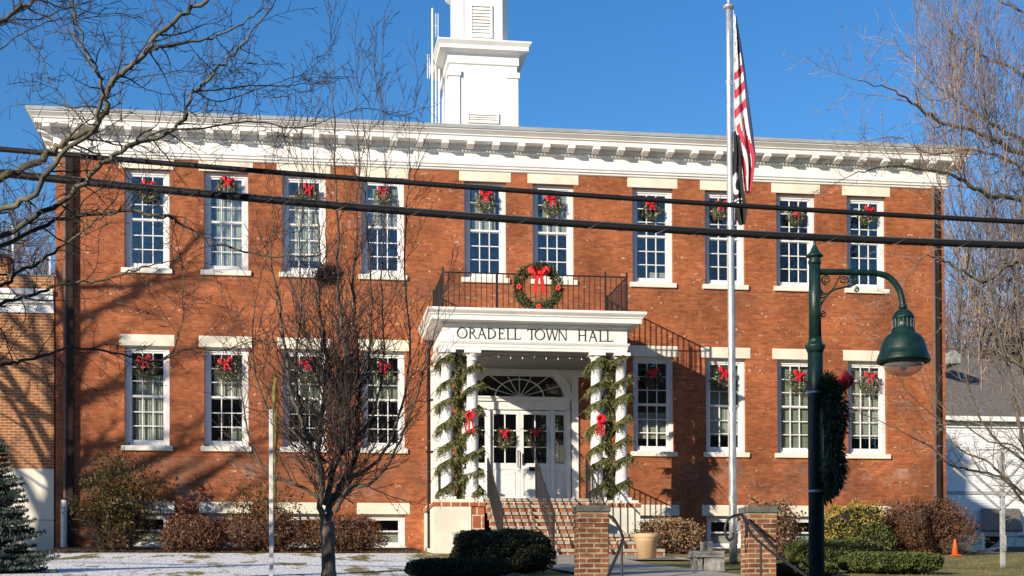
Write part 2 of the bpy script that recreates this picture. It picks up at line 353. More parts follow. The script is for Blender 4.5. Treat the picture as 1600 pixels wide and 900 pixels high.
    mb = MB(); mb.box(-300, 300, -24.3, -24.05, -1.7, -1.46); mb.box(-300, 300, -24.05, -22.3, -1.7, -1.445)
    tag(mb.build('sidewalk', 'concrete'), kind='structure', label='concrete sidewalk along the street')
    # path from the street steps to the hall's steps, then to the bench
    mb = MB(); n = 30
    for i in range(n):
        y0 = -16.5+i*(11.7/n); y1 = y0+11.7/n-.012
        def st(xa, xb): mb.add([(xa, y0, gz(0, y0)+.03), (xb, y0, gz(0, y0)+.03), (xb, y1, gz(0, y1)+.03), (xa, y1, gz(0, y1)+.03)], [(0, 1, 2, 3)])
        st(-1.5 if y0 < -7 else -1.9, .65 if y0 < -9 else 2.1)
    tag(mb.build('path', 'concrete'), kind='structure', label='concrete path leading to the entrance steps')
    mb = MB()
    for xa, xb in ((-10.9, -2.6), (2.6, 10.9)):
        k = 40
        for i in range(k):
            x0 = xa+(xb-xa)*i/k; x1 = xa+(xb-xa)*(i+1)/k
            w0 = 2.1+.25*noise2(x0*.8, 3); w1 = 2.1+.25*noise2(x1*.8, 3)
            mb.add([(x0, -w0, gz(x0, -w0)+.02), (x1, -w1, gz(x1, -w1)+.02), (x1, -.01, 1.48), (x0, -.01, 1.48)], [(0, 1, 2, 3)])
    tag(mb.build('planting_bed', 'dirt'), kind='structure', label='mulched planting beds along the foot of the facade')
build_ground()

# ------------------------------------------------------------------ town hall
hall = empty('town_hall', (0, 0, 0))
tag(hall, 'two storey red brick town hall with white cornice, columned entrance portico and white cupola', 'building')
HW = 10.95; ZT = 10.66; ZB = 1.2; DEPTH = 20.0
WX = [-8.87, -7.04, -5.21, -3.33, -.84, .84, 3.335, 5.18, 7.02, 8.87]
UZ = (8.04, 10.39); LZ = (3.86, 6.22); BZ = (1.50, 2.28); WW = .515
opens = []   # x0,x1,z0,z1
for i, x in enumerate(WX):
    opens.append((x-WW, x+WW, *UZ))
    if i not in (4, 5): opens.append((x-WW, x+WW, *LZ)); opens.append((x-WW, x+WW, *BZ))
DOOR = (-1.24, 1.24, 2.5, 5.15)
def wall_with_holes(mb, x0, x1, z0, z1, opens, y=0):
    xs = sorted(set([x0, x1]+[round(v, 4) for o in opens for v in o[:2]])); zs = sorted(set([z0, z1]+[round(v, 4) for o in opens for v in o[2:]]))
    for i in range(len(xs)-1):
        for j in range(len(zs)-1):
            a, b, c, d = xs[i], xs[i+1], zs[j], zs[j+1]; mx, mz = (a+b)/2, (c+d)/2
            if any(o[0] < mx < o[1] and o[2] < mz < o[3] for o in opens): continue
            mb.quad((a, y, c), (b, y, c), (b, y, d), (a, y, d))
mb = MB()
wall_with_holes(mb, -HW, HW, ZB, ZT, opens+[(-1.24, 1.24, 2.5, 6.06)])
# brick above the arch of the doorway
A, B_ = 1.24, .92; K = 24
for k in range(K):
    t0, t1 = pi*k/K, pi*(k+1)/K
    p0, p1 = (A*cos(t0), 5.15+B_*sin(t0)), (A*cos(t1), 5.15+B_*sin(t1))
    mb.quad((p0[0], 0, p0[1]), (p0[0], 0, 6.08), (p1[0], 0, 6.08), (p1[0], 0, p1[1]))
# side and back walls
mb.quad((-HW, DEPTH, ZB), (-HW, 0, ZB), (-HW, 0, ZT), (-HW, DEPTH, ZT))
mb.quad((HW, 0, ZB), (HW, DEPTH, ZB), (HW, DEPTH, ZT), (HW, 0, ZT))
mb.quad((HW, DEPTH, ZB), (-HW, DEPTH, ZB), (-HW, DEPTH, ZT), (HW, DEPTH, ZT))
for (a, b, c, d) in opens:       # brick reveals, then a dim room behind each opening
    r = .22
    mb.quad((a, 0, c), (a, r, c), (a, r, d), (a, 0, d)); mb.quad((b, 0, c), (b, 0, d), (b, r, d), (b, r, c))
    mb.quad((a, 0, d), (a, r, d), (b, r, d), (b, 0, d)); mb.quad((a, 0, c), (b, 0, c), (b, r, c), (a, r, c))
    mb.mi = 1; y0, y1, e = r, 2.2, .18
    A1, B1, C1, D1 = a-e, b+e, c-e, d+.12
    mb.quad((A1, y0, C1), (A1, y1, C1), (A1, y1, D1), (A1, y0, D1)); mb.quad((B1, y0, C1), (B1, y0, D1), (B1, y1, D1), (B1, y1, C1))
    mb.quad((A1, y0, D1), (A1, y1, D1), (B1, y1, D1), (B1, y0, D1)); mb.quad((A1, y0, C1), (B1, y0, C1), (B1, y1, C1), (A1, y1, C1))
    mb.quad((A1, y1, C1), (B1, y1, C1), (B1, y1, D1), (A1, y1, D1)); mb.mi = 0
mb.mi = 1
mb.quad((-1.24, 2.2, 2.5), (1.24, 2.2, 2.5), (1.24, 2.2, 6.1), (-1.24, 2.2, 6.1)); mb.quad((-1.24, .3, 2.5), (-1.24, 2.2, 2.5), (-1.24, 2.2, 6.1), (-1.24, .3, 6.1)); mb.quad((1.24, .3, 2.5), (1.24, .3, 6.1), (1.24, 2.2, 6.1), (1.24, 2.2, 2.5)); mb.quad((-1.24, .3, 6.1), (-1.24, 2.2, 6.1), (1.24, 2.2, 6.1), (1.24, .3, 6.1))
mb.mi = 0
wall = mb.build('wall', ['brick', 'room'], hall)
# a slightly projecting brick course (water table and sill belt)
mb = MB()
for z, h, pr in ((3.62, .012, .006), (7.80, .012, .006), (2.56, .012, .006)):
    for xa, xb in ((-HW, -2.42), (2.42, HW)):
        mb = MB(); mb.box(xa, xb, -pr, .02, z, z+h); mb.build('belt_course', 'brick', hall)

# cornice
cor = MB()
Zc = 10.65
prof = [(0.02, Zc-.02), (.05, Zc), (.05, Zc+.03), (.09, Zc+.05), (.09, Zc+.09), (.12, Zc+.115), (.12, Zc+.15), (.045, Zc+.18), (.045, Zc+.42),
        (.08, Zc+.428), (.08, Zc+.488), (.10, Zc+.492), (.125, Zc+.50), (.125, Zc+.60), (.42, Zc+.602), (.42, Zc+.70), (.46, Zc+.72), (.46, Zc+.74), (.52, Zc+.79), (.56, Zc+.82), (.56, Zc+.845)]
cor.sweep_rect(prof, -HW, HW, 0, DEPTH)
# dentils
x = -HW-.05
while x < HW+.05:
    cor.box(x, x+.042, -.102-.02, -.078, Zc+.434, Zc+.482); x += .084
y = 0
while y < 6:
    cor.box(-HW-.122, -HW-.078, y, y+.042, Zc+.434, Zc+.482); cor.box(HW+.078, HW+.122, y, y+.042, Zc+.434, Zc+.482); y += .084
cor = cor.build('cornice', 'white', hall)
def bracket_mb(side):
    m = MB(); w = .085
    pr = [(0, .0), (0, -.115), (.07, -.115), (.12, -.10), (.17, -.085), (.27, -.088), (.29, -.075), (.29, 0)]
    n = len(pr); vs = []
    for sx in (-w, w):
        for o, z in pr: vs.append((sx, -o, z) if side == 0 else (-o if side < 0 else o, sx, z))
    m.add(vs, [tuple(range(n)), tuple(range(2*n-1, n-1, -1))]+[(i, i+n, (i+1) % n+n, (i+1) % n) for i in range(n)])
    return m
br0 = None
for i in range(-18, 19):
    x = i*.617
    if br0 is None: br0 = bracket_mb(0).build('bracket', 'white', cor); o = br0
    else: o = br0.copy(); col.objects.link(o)
    o.location = (x, -.125, Zc+.599)
for sd in (-1, 1):
    bs = None
    for i in range(10):
        if bs is None: bs = bracket_mb(sd).build('bracket', 'white', cor); o = bs
        else: o = bs.copy(); col.objects.link(o)
        o.location = (sd*(HW+.125), .1+i*.617, Zc+.599)
# roof: metal edge strip then low hip
rf = MB(); E = .585; z0 = Zc+.847
rf.add([(-HW-E, -E, z0), (HW+E, -E, z0), (HW+E, DEPTH, z0), (-HW-E, DEPTH, z0), (-HW-E, -E, z0+.085), (HW+E, -E, z0+.085), (HW+E, DEPTH, z0+.085), (-HW-E, DEPTH, z0+.085),
        (-HW+6, 6.0, z0+.9), (HW-6, 6.0, z0+.9), (HW-6, 8, z0+.9), (-HW+6, 8, z0+.9)],
       [(0, 1, 5, 4), (1, 2, 6, 5), (2, 3, 7, 6), (3, 0, 4, 7), (4, 5, 9, 8), (5, 6, 10, 9), (6, 7, 11, 10), (7, 4, 8, 11), (8, 9, 10, 11), (3, 2, 1, 0)])
rf.build('roof', 'roofm', hall)

# windows -----------------------------------------------------------
def casing_mb(w, z0, z1):
    m = MB(); y0, y1 = .135, .22; c = .105; t = z1-z0
    m.box(-w, -w+c, y0, y1, 0, t); m.box(w-c, w, y0, y1, 0, t); m.box(-w+c, w-c, y0, y1, t-.10, t); 
    m.box(-w+c, w-c, y0-.02, y1, 0, .055)
    m.box(-w, w, y0-.035, y0, t-.045, t)       # drip edge
    return m
def sash_mb(w, z0, z1, cols, rows, y, rail_b, rail_t, st=.05):
    m = MB(); y1 = y+.035
    m.box(-w, -w+st, y, y1, z0, z1); m.box(w-st, w, y, y1, z0, z1)
    m.box(-w+st, w-st, y, y1, z0, z0+rail_b); m.box(-w+st, w-st, y, y1, z1-rail_t, z1)
    a, b, c, d = -w+st, w-st, z0+rail_b, z1-rail_t; mt = .011
    for i in range(1, cols):
        x = a+(b-a)*i/cols; m.box(x-mt, x+mt, y+.004, y1-.004, c, d)
    for j in range(1, rows):
        z = c+(d-c)*j/rows; m.box(a, b, y+.006, y1-.006, z-mt, z+mt)
    return m
gl = MB().add([(0, 0, 0)], [])
cas_m = casing_mb(WW, 0, 2.355); base = casing_mb(WW, 0, .78)
wf = cas_m; iw = WW-.105
winproto = {}
def make_window(kind):
    r = None
    if kind == 'tall':
        fr = casing_mb(WW, 0, 2.355).build('window', 'white2', hall)
        up = sash_mb(iw, 1.17, 2.255, 3, 3, .155, .045, .05).build('sash', 'white2', fr)
        lo = sash_mb(iw, .055, 1.19, 3, 3, .18, .10, .035).build('sash', 'white2', fr)
        g = MB(); g.box(-iw+.03, iw-.03, .202, .204, .10, 1.19); g.box(-iw+.03, iw-.03, .177, .179, 1.2, 2.24); g.build('pane', 'glass', fr)
        s = MB(); s.bbox(-.59, .59, -.06, .1, -.12, 0, .008); s.build('sill', 'sill', fr)
        l = MB(); l.bbox(-.635, .635, -.012, .16, 2.352, 2.62, .008); l.build('lintel', 'stone', fr)
    else:
        fr = casing_mb(WW, 0, .78).build('window', 'white2', hall); fr['label'] = 'low basement window'
        up = sash_mb(iw, .36, .68, 1, 1, .155, .035, .04).build('sash', 'white2', fr)
        lo = sash_mb(iw, .055, .38, 1, 1, .18, .05, .03).build('sash', 'white2', fr)
        g = MB(); g.box(-iw+.03, iw-.03, .202, .204, .08, .37); g.box(-iw+.03, iw-.03, .177, .179, .38, .66); g.build('pane', 'glass', fr)
        s = MB(); s.bbox(-.55, .55, -.04, .1, -.08, 0, .008); s.build('sill', 'sill', fr)
        l = MB(); l.bbox(-.635, .635, -.012, .16, .778, 1.05, .008); l.build('lintel', 'stone', fr)
    return fr
tallw = make_window('tall'); basew = make_window('base')
tall_src, base_src = tallw, basew
def place(kind, x, z):
    o = copy_tree(tallw if kind == 'tall' else basew, hall); o.location = (x, 0, z); return o
def blind(w, x0, x1, z0, z1, mat, y=.26, slats=True, cur=False):
    m = MB()
    if cur:      # curtain: shallow vertical folds
        k = 28
        for i in range(k):
            a = x0+(x1-x0)*i/k; b = x0+(x1-x0)*(i+1)/k; ya = y+.015*(i % 2); yb = y+.015*((i+1) % 2)
            m.quad((a, ya, z0), (b, yb, z0), (b, yb, z1), (a, ya, z1))
    else:
        n = max(1, int((z1-z0)/.045))
        for i in range(n):
            z = z0+(z1-z0)*i/n; m.add([(x0, y, z), (x1, y, z), (x1, y+.012, z+(z1-z0)/n*.97), (x0, y+.012, z+(z1-z0)/n*.97)], [(0, 1, 2, 3)])
    m.build('blind', mat, w)
ub = {0: [], 1: [(-.25, .42, .1, 2.2, 'blind', 1)], 2: [(-.42, .42, .35, 1.75, 'blind', 1)], 3: [(-.42, .42, 1.25, 2.2, 'blind', 0)], 4: [(-.30, .28, 1.15, 2.25, 'blind', 0)], 5: [(-.25, .42, 1.15, 2.25, 'blind', 0)],
      6: [(-.05, .40, .1, .32, 'blind', 0)], 7: [(-.25, .1, 1.75, 2.0, 'blind', 0)], 8: [(-.3, .3, 1.9, 2.1, 'blind', 0)], 9: [(-.25, .35, 1.9, 2.12, 'blind', 0)]}
lb = {0: [(-.28, .42, .16, 1.7, 'blind', 1), (-.42, .42, .2, 1.5, 'blind_g', 0)], 1: [(-.3, .42, 1.15, 1.85, 'blind', 1), (.1, .42, .12, .5, 'blind_g', 0)], 2: [(-.42, .42, .9, 2.2, 'blind_g', 0)], 3: [(-.42, .42, 1.2, 1.8, 'blind_g', 0)],
      6: [(-.42, .42, .35, 1.0, 'blind', 0)], 7: [(-.42, .42, .45, 1.15, 'blind', 1), (-.42, .42, 1.2, 2.2, 'blind_g', 1)], 8: [(-.42, .42, .12, 2.2, 'blind_g', 0)], 9: [(-.42, .42, .42, 2.2, 'blind', 0)]}
for i, x in enumerate(WX):
    w = place('tall', x, UZ[0])
    for b in ub[i]: blind(w, *b[:4], b[4], cur=bool(b[5]))
    if i in (4, 5): continue
    w = place('tall', x, LZ[0])
    for k, b in enumerate(lb[i]): blind(w, *b[:4], b[4], y=.26+.05*k, cur=bool(b[5]))
    w = place('base', x, BZ[0])
    blind(w, -.42, .42, .06, .36, 'blind', cur=False)

for src in (tallw, basew):       # the two patterns themselves are removed again
    for ch in [x for x in bpy.data.objects if x.parent == src]: bpy.data.objects.remove(ch)
    bpy.data.objects.remove(src)
# downpipes ---------------------------------------------------------
dp = MB(); dp.tube([(-10.72, -.09, 2.6), (-10.72, -.09, 10.7)], .045, 8); dp.mi = 1; dp.box(-10.66, -10.54, -.14, -.02, 1.5, 10.64)  # dark box beside the tube also takes in the pipe's cast shadow
dp.mi = 2; dp.tube([(-10.74, -.11, 1.42), (-10.74, -.11, 2.56)], .075, 10)
o = dp.build('downpipe', ['pipe_pale', 'pipe_and_shadow', 'pipe_white'], hall); o['label'] = 'downpipe with white boot'
dp = MB(); dp.tube([(10.62, -.08, 1.5), (10.62, -.08, 10.7)], .05, 8); dp.mi = 1; dp.box(10.68, 10.76, -.10, -.02, 1.5, 10.64); dp.build('downpipe', ['pipe_pale', 'pipe_and_shadow'], hall)
dp = MB(); px_ = at(670, 700, -1.6).x
dp.tube([(px_, -1.6, 1.40), (px_, -1.6, 5.95), (px_+.1, -1.6, 6.2)], .04, 8)
for z in (2.2, 3.6, 4.8): dp.box(px_-.055, px_+.10, -1.66, -1.54, z, z+.04)
dp.build('downpipe', ['pipe_and_shadow'], hall)

# cupola ------------------------------------------------------------
CY0 = 6.9
tb = MB(); tw = .99; z0, zc = 11.7, at(705, 80, CY0).z-.06
tb.box(-tw, tw, CY0, CY0+2*tw, z0, zc)
for sx in (-1, 1):       # corner pilasters
    xa, xb = (sx*tw-.0, sx*(tw-.30))
    x0, x1 = min(xa, xb), max(xa, xb)
    tb.box(x0-(.03 if sx < 0 else 0), x1+(.03 if sx > 0 else 0), CY0-.04, CY0+.3, z0, zc-.66)
    tb.box(x0-(.07 if sx < 0 else .03), x1+(.07 if sx > 0 else .03), CY0-.08, CY0+.33, zc-.66, zc-.50)
    tb.box(x0-(.03 if sx < 0 else 0), x1+(.03 if sx > 0 else 0), CY0+1.65, CY0+2*tw+.04, z0, zc-.66)
tb.sweep_rect([(.02, zc-.30), (.05, zc-.28), (.05, zc-.05), (.10, zc), (.16, zc+.02), (.30, zc+.06), (.30, zc+.17), (.34, zc+.22), (.38, zc+.27), (.38, zc+.31)], -tw, tw, CY0, CY0+2*tw+.38)
tower = tb.build('cupola', 'white', hall)
def louvre(x0, x1, z0, z1, y, n):
    m = MB(); f = .05
    m.box(x0-f, x0, y-.04, y+.02, z0-f, z1+f); m.box(x1, x1+f, y-.04, y+.02, z0-f, z1+f); m.box(x0, x1, y-.04, y+.02, z1, z1+f); m.box(x0, x1, y-.04, y+.02, z0-f, z0)
    h = (z1-z0)/n
    for i in range(n):
        z = z0+i*h
        m.add([(x0, y-.035, z+.01), (x1, y-.035, z+.01), (x1, y-.005, z+h*.8), (x0, y-.005, z+h*.8), (x0, y-.03, z-.01), (x1, y-.03, z-.01), (x1, y, z+h*.8-.02), (x0, y, z+h*.8-.02)], [(0, 1, 2, 3), (7, 6, 5, 4), (0, 4, 5, 1), (3, 2, 6, 7)])
    m.mi = 1; m.quad((x0, y-.002, z0), (x1, y-.002, z0), (x1, y-.002, z1), (x0, y-.002, z1))
    return m.build('louvre', ['white', 'louvre_dark'], tower)
ax = at(752, 184, CY0).x
louvre(-.43, .40, at(752, 190, CY0).z, at(752, 180, CY0).z, CY0-.006, 3)
bz = zc+.31; bw = .79; ch = .22; by0 = CY0+.22
bel = MB()
def octo(w, c, z, cy): return [(-w+c, cy-w, z), (w-c, cy-w, z), (w, cy-w+c, z), (w, cy+w-c, z), (w-c, cy+w, z), (-w+c, cy+w, z), (-w, cy+w-c, z), (-w, cy-w+c, z)]
cyy = by0+bw
def octo_stack(m, lst):
    b = len(m.v)
    for w, c, z in lst: m.v += octo(w, c, z, cyy)
    for i in range(len(lst)-1):
        for j in range(8): m.f.append((b+i*8+j, b+i*8+(j+1) % 8, b+(i+1)*8+(j+1) % 8, b+(i+1)*8+j)); m.m.append(m.mi)
    m.f.append(tuple(b+j for j in range(8))[::-1]); m.f.append(tuple(b+(len(lst)-1)*8+j for j in range(8))); m.m += [m.mi]*2
octo_stack(bel, [(bw, ch, bz-.1), (bw, ch, bz+1.75), (bw+.12, ch+.03, bz+1.85), (bw+.16, ch+.03, bz+1.98), (bw+.02, ch, bz+2.02), (bw-.1, ch, bz+2.3), (bw-.3, ch-.02, bz+2.65), (.25, .08, bz+2.9), (.08, .03, bz+3.1), (.03, .01, bz+3.9)])
for sx in (-1, 1): bel.box(sx*.57-.025 if sx > 0 else -.57-.025, sx*.57+.025, by0-.02, by0+.02, bz, bz+1.7)
bo = bel.build('belfry', 'white', tower)
lx0, lx1 = at(737.5, 30, by0).x, at(766.5, 30, by0).x
louvre(lx0, lx1, at(750, 56, by0).z, at(750, 10.5, by0).z, by0-.006, 9)

# portico -----------------------------------------------------------
PF = -2.3                                   # column plane
po = MB()
za = at(820, 552, PF-.1).z; zf0 = at(820, 536, PF-.1).z; zf1 = at(820, 514, PF-.1).z; zd = at(820, 503, PF-.15).z; zk = 0; za, zf0, zf1, zd = 5.862, 6.085, 6.405, 6.45
xL, xR = -2.12, 2.12; FY = -2.42
po.mi = 0
po.sweep_rect([(.0, za), (.0, za+.06), (.015, za+.065), (.015, za+.13), (.03, za+.135), (.055, za+.18), (.055, za+.20), (0, za+.205), (0, zf1-.01), (.03, zf1+.01), (.03, zd), (.06, zd+.01), (.06, zd+.03), (.28, zd+.035), (.28, zd+.13), (.31, zd+.15), (.31, zd+.17), (.36, zd+.215), (.38, zd+.24), (.38, zd+.29)], xL, xR, FY, -.002)
x = xL-.03
while x < xR+.03:
    po.box(x, x+.035, FY-.055, FY-.028, zf1+.03, zd-.01); x += .062
zroof = zd+.29
portico = po.build('portico', 'white', hall)
ceil = MB(); ceil.box(xL+.12, xR-.12, FY+.12, -.004, za-.03, za-.004); ceil.build('ceiling', 'ceiling_shade', portico)
# frieze lettering: ORADELL TOWN HALL in thin roman capitals
LET = {}
def ring(m, cx, cz, rx, rz, tt, ts, y0, y1, a0=0, a1=2*pi, n=28):
    b = len(m.v)
    for i in range(n+1):
        t = a0+(a1-a0)*i/n; th = ts+(tt-ts)*abs(cos(t))
        for rr, yy in ((1, y0), (1, y1), (0, y0), (0, y1)):
            k = 1 if rr else 0
            x = cx+(rx-(0 if k else th))*cos(t); z = cz+(rz-(0 if k else th))*sin(t); m.v.append((x, yy, z))
    for i in range(n):
        a = b+4*i; c = a+4
        m.f += [(a, c, c+2, a+2), (a, a+1, c+1, c), (a+2, c+2, c+3, a+3)]; m.m += [m.mi]*3
def stroke(m, x0, z0, x1, z1, w, y0, y1):
    d = Vector((x1-x0, z1-z0)); 
    hx = w/2
    if abs(d.y) > abs(d.x)*.5: o = (hx, 0)
    else: o = (0, hx)
    m.add([(x0-o[0], y0, z0-o[1]), (x0+o[0], y0, z0+o[1]), (x1+o[0], y0, z1+o[1]), (x1-o[0], y0, z1-o[1]), (x0-o[0], y1, z0-o[1]), (x0+o[0], y1, z0+o[1]), (x1+o[0], y1, z1+o[1]), (x1-o[0], y1, z1-o[1])],
          [(0, 1, 2, 3), (7, 6, 5, 4), (0, 4, 5, 1), (1, 5, 6, 2), (2, 6, 7, 3), (3, 7, 4, 0)])
def serif(m, x, z, w, y0, y1): m.box(x-w/2, x+w/2, y0, y1, z-.004, z+.004)
def letter(ch, x, z, h, y0, y1):
    m = MB(); TK, TN = .030, .017; T = z+h; X0 = x
    if ch == 'O': w = .30; ring(m, x+w/2, z+h/2, w/2, h/2+.004, TK, TN, y0, y1)
    elif ch in 'LE':
        w = .19; stroke(m, x+.04, z, x+.04, T, TK, y0, y1); serif(m, x+.04, T, .08, y0, y1); serif(m, x+.04, z, .08, y0, y1)
        m.box(x+.04, x+w, y0, y1, z, z+TN); m.add([(x+w-.012, y0, z), (x+w, y0, z), (x+w+.008, y0, z+.055), (x+w-.012, y1, z), (x+w, y1, z), (x+w+.008, y1, z+.055)], [(0, 1, 2), (5, 4, 3), (1, 4, 5, 2), (0, 2, 5, 3)])
        if ch == 'E': m.box(x+.04, x+w-.02, y0, y1, T-TN, T); m.box(x+w-.032, x+w-.02, y0, y1, T-.05, T); m.box(x+.04, x+w-.05, y0, y1, z+h*.52, z+h*.52+TN); m.box(x+w-.06, x+w-.048, y0, y1, z+h*.52-.02, z+h*.52+.036)
    elif ch == 'R' or ch == 'D':
        stroke(m, x+.04, z, x+.04, T, TK, y0, y1); serif(m, x+.04, T, .08, y0, y1); serif(m, x+.04, z, .08, y0, y1)
        if ch == 'R':
            w = .22; ring(m, x+.06, z+h*.74, .115, h*.26, TK, TN, y0, y1, -pi/2, pi/2, 14); stroke(m, x+.10, z+h*.5, x+.215, z, TK*1.15, y0, y1); serif(m, x+.215, z, .05, y0, y1)
        else: w = .25; ring(m, x+.06, z+h*.5, .185, h*.5, TK, TN, y0, y1, -pi/2, pi/2, 20)
    elif ch == 'A':
        w = .26; stroke(m, x+.03, z, x+.125, T, TN, y0, y1); stroke(m, x+.235, z, x+.125, T, TK*1.15, y0, y1); m.box(x+.068, x+.19, y0, y1, z+h*.34, z+h*.34+TN); serif(m, x+.03, z, .06, y0, y1); serif(m, x+.235, z, .06, y0, y1)
    elif ch == 'T':
        w = .24; stroke(m, x+w/2, z, x+w/2, T, TK, y0, y1); m.box(x, x+w, y0, y1, T-TN, T); m.box(x, x+.012, y0, y1, T-.055, T); m.box(x+w-.012, x+w, y0, y1, T-.055, T); serif(m, x+w/2, z, .08, y0, y1)
    elif ch == 'W':
        w = .36; stroke(m, x+.02, T, x+.10, z, TK, y0, y1); stroke(m, x+.10, z, x+.18, T, TN, y0, y1); stroke(m, x+.18, T, x+.26, z, TK, y0, y1); stroke(m, x+.26, z, x+.34, T, TN, y0, y1); serif(m, x+.02, T, .06, y0, y1); serif(m, x+.34, T, .06, y0, y1)
    elif ch == 'N':
        w = .27; stroke(m, x+.03, z, x+.03, T, TN, y0, y1); stroke(m, x+.03, T, x+.235, z, TK*1.2, y0, y1); stroke(m, x+.235, z, x+.235, T, TN, y0, y1); serif(m, x+.03, z, .06, y0, y1); serif(m, x+.235, T, .06, y0, y1); serif(m, x+.01, T, .04, y0, y1)
    elif ch == 'H':
        w = .26; stroke(m, x+.04, z, x+.04, T, TK, y0, y1); stroke(m, x+.22, z, x+.22, T, TK, y0, y1); m.box(x+.04, x+.22, y0, y1, z+h*.5, z+h*.5+TN)
        for xx in (.04, .22): serif(m, x+xx, z, .08, y0, y1); serif(m, x+xx, T, .08, y0, y1)
    m.v = [(X0+(a-X0)*.80, b, c) for a, b, c in m.v]
    m.build('letter', 'letter', portico)
YL = FY-.0
LH = (at(880, 517.5, YL).z-at(880, 535.5, YL).z)*.93
zl = (za+.205+zf1)/2-LH/2-.004
# start px of each letter (measured)
for ch, px in (('O', 713.5), ('R', 732), ('A', 745.5), ('D', 761), ('E', 778), ('L', 791), ('L', 802.5), ('T', 823.8), ('O', 835), ('W', 852.5), ('N', 871.5), ('H', 902.5), ('A', 919), ('L', 935.5), ('L', 947)):
    letter(ch, at(px, 526, YL).x, zl, LH, YL-.014, YL+.002)
# columns
cz0 = 2.46
def column(x, y):
    m = MB(); h = za-.005-cz0
    m.box(-.19, .19, -.19, .19, 0, .07)
    m.lathe([(.18, .07), (.185, .10), (.175, .13), (.155, .14), (.150, .17), (.140, .19), (.142, .9), (.138, 1.6), (.125, 2.6), (.118, h-.24), (.13, h-.235), (.13, h-.215), (.12, h-.21), (.12, h-.15), (.135, h-.14), (.155, h-.10), (.165, h-.075)], n=20)
    m.box(-.185, .185, -.185, .185, h-.075, h)
    return m
colx = [at(693+3, 600, PF).x, at(734, 600, PF).x, at(935.5, 600, PF).x, at(971, 600, PF).x]
colx = [-2.03, -1.45, 1.42, 2.0]
c0 = column(0, 0).build('column', 'white', portico, smooth=False)
for p in c0.data.polygons: p.use_smooth = len(p.vertices) == 4 and abs(p.normal.z) < .9 and p.area < .2 and abs(p.normal.x)+abs(p.normal.y) > 1.02
c0.location = (colx[0], PF, cz0)
for x in colx[1:]:
    o = c0.copy(); col.objects.link(o); o.location = (x, PF, cz0)
for x in (-2.03, 2.0):
    m = MB(); m.box(x-.16, x+.16, -.08, -.003, cz0, za-.12); m.box(x-.2, x+.2, -.11, -.002, za-.12, za-.03); m.box(x-.2, x+.2, -.11, -.002, cz0, cz0+.15)
    m.build('pilaster', 'white', portico)
# porch floor, plinths, steps
for sg in (-1, 1):
    pl = MB(); X = lambda a, b: (min(sg*a, sg*b), max(sg*a, sg*b))
    pl.box(*X(2.36, 1.52), -2.62, -.004, 1.15, 2.30); pl.mi = 1; pl.box(*X(1.518, 1.22), -2.60, -.004, 1.15, 2.30)
    pl.mi = 1; pl.box(*X(2.38, 1.20), -2.64, -.004, 2.30, 2.40)
    pl.mi = 0; pl.box(*X(2.33, 1.24), -2.60, -.005, 2.40, 2.46)
    pl.build('plinth', ['plinth', 'brick_step'], portico)
st = MB(); NS = 8; rise = (2.49-1.09)/NS
for i in range(NS):
    z = 2.49-i*rise; yf = -2.62-i*.30; wl, wr = (-1.19, 1.19) if i < 5 else (-1.30, 1.9+.25*(i-5))
    yb = -.004 if i == 0 else yf+.30-.002
    st.mi = 0; st.box(wl, wr, yf+.02, yb, z-rise, z-.068)
    st.mi = 1; st.box(wl, wr, yf-.01, yb, z-.068, z)
st.build('steps', ['brick_step', 'tread'], portico)
# roof railing
def railing(name, pts, ztop, zbot, parent, sp=.125, posts=None, br=.008, zf=None):
    m = MB()
    for (a, b) in zip(pts[:-1], pts[1:]):
        a = Vector(a); b = Vector(b); L = (b-a).length; n = max(2, int(round(L/sp)))
        m.tube([a+Vector((0, 0, ztop)), b+Vector((0, 0, ztop))], .018, 6); m.tube([a+Vector((0, 0, zbot)), b+Vector((0, 0, zbot))], .012, 4)
        for i in range(1, n):
            p = a.lerp(b, i/n); m.box(p.x-br, p.x+br, p.y-br, p.y+br, p.z+zbot, p.z+ztop)
    return m
m = railing('r', [(-2.12, -.03, 0), (-2.12, PF-.12, 0), (2.12, PF-.12, 0), (2.12, -.03, 0)], .86, .06, portico)
rl = m.build('balcony_railing', 'iron', portico, loc=(0, 0, zroof))
for x, y in ((-2.12, PF-.12), (2.12, PF-.12), (-.9, PF-.12), (1.62, PF-.12), (-2.12, -.05), (2.12, -.05)):
    m = MB(); m.box(-.018, .018, -.018, .018, 0, .93); m.lathe([(.02, .93), (.026, .955), (.012, .985)], n=8); m.build('post', 'iron', rl, loc=(x, y, 0))
m = MB()
m.quad((-2.10, -.0, .8), (-2.10, PF-.1, .75), (-2.10, PF-.1, .78), (-2.10, 0, .83)) if False else None
# side guards of the porch
m = railing('g', [(-2.03, -.15, 2.46), (-2.03, PF+.2, 2.46)], .86, .1, portico)
g2 = railing('g', [(2.0, -.15, 2.46), (2.0, PF+.2, 2.46)], .86, .1, portico)
m.v += []; m.build('guard_rail', 'iron', portico); g2.build('guard_rail', 'iron', portico)
# stair handrails
def stair_rail(x, y0=-2.55, y1=-4.85, lamb=True):
    m = MB(); n = 15; za0, zb0 = 2.49, 2.49-(y0-y1)/.3*rise
    m.tube([(x, y0, za0+.90), (x, y1, zb0+.90), (x, y1-.1, zb0+.86), (x, y1-.12, zb0+.78)], .020, 6); m.tube([(x, y0, za0+.12), (x, y1, zb0+.12)], .012, 4)
    for i in range(n+1):
        t = i/n; y = y0+(y1-y0)*t; z = za0+(zb0-za0)*t; e = .019 if i in (0, n) else .009
        m.box(x-e, x+e, y-e, y+e, z+(0.1 if 0 < i < n else -.15), z+.90)
    return m.build('handrail', 'iron', portico)
stair_rail(-1.13); stair_rail(at(838, 730, -2.6).x); stair_rail(1.13)
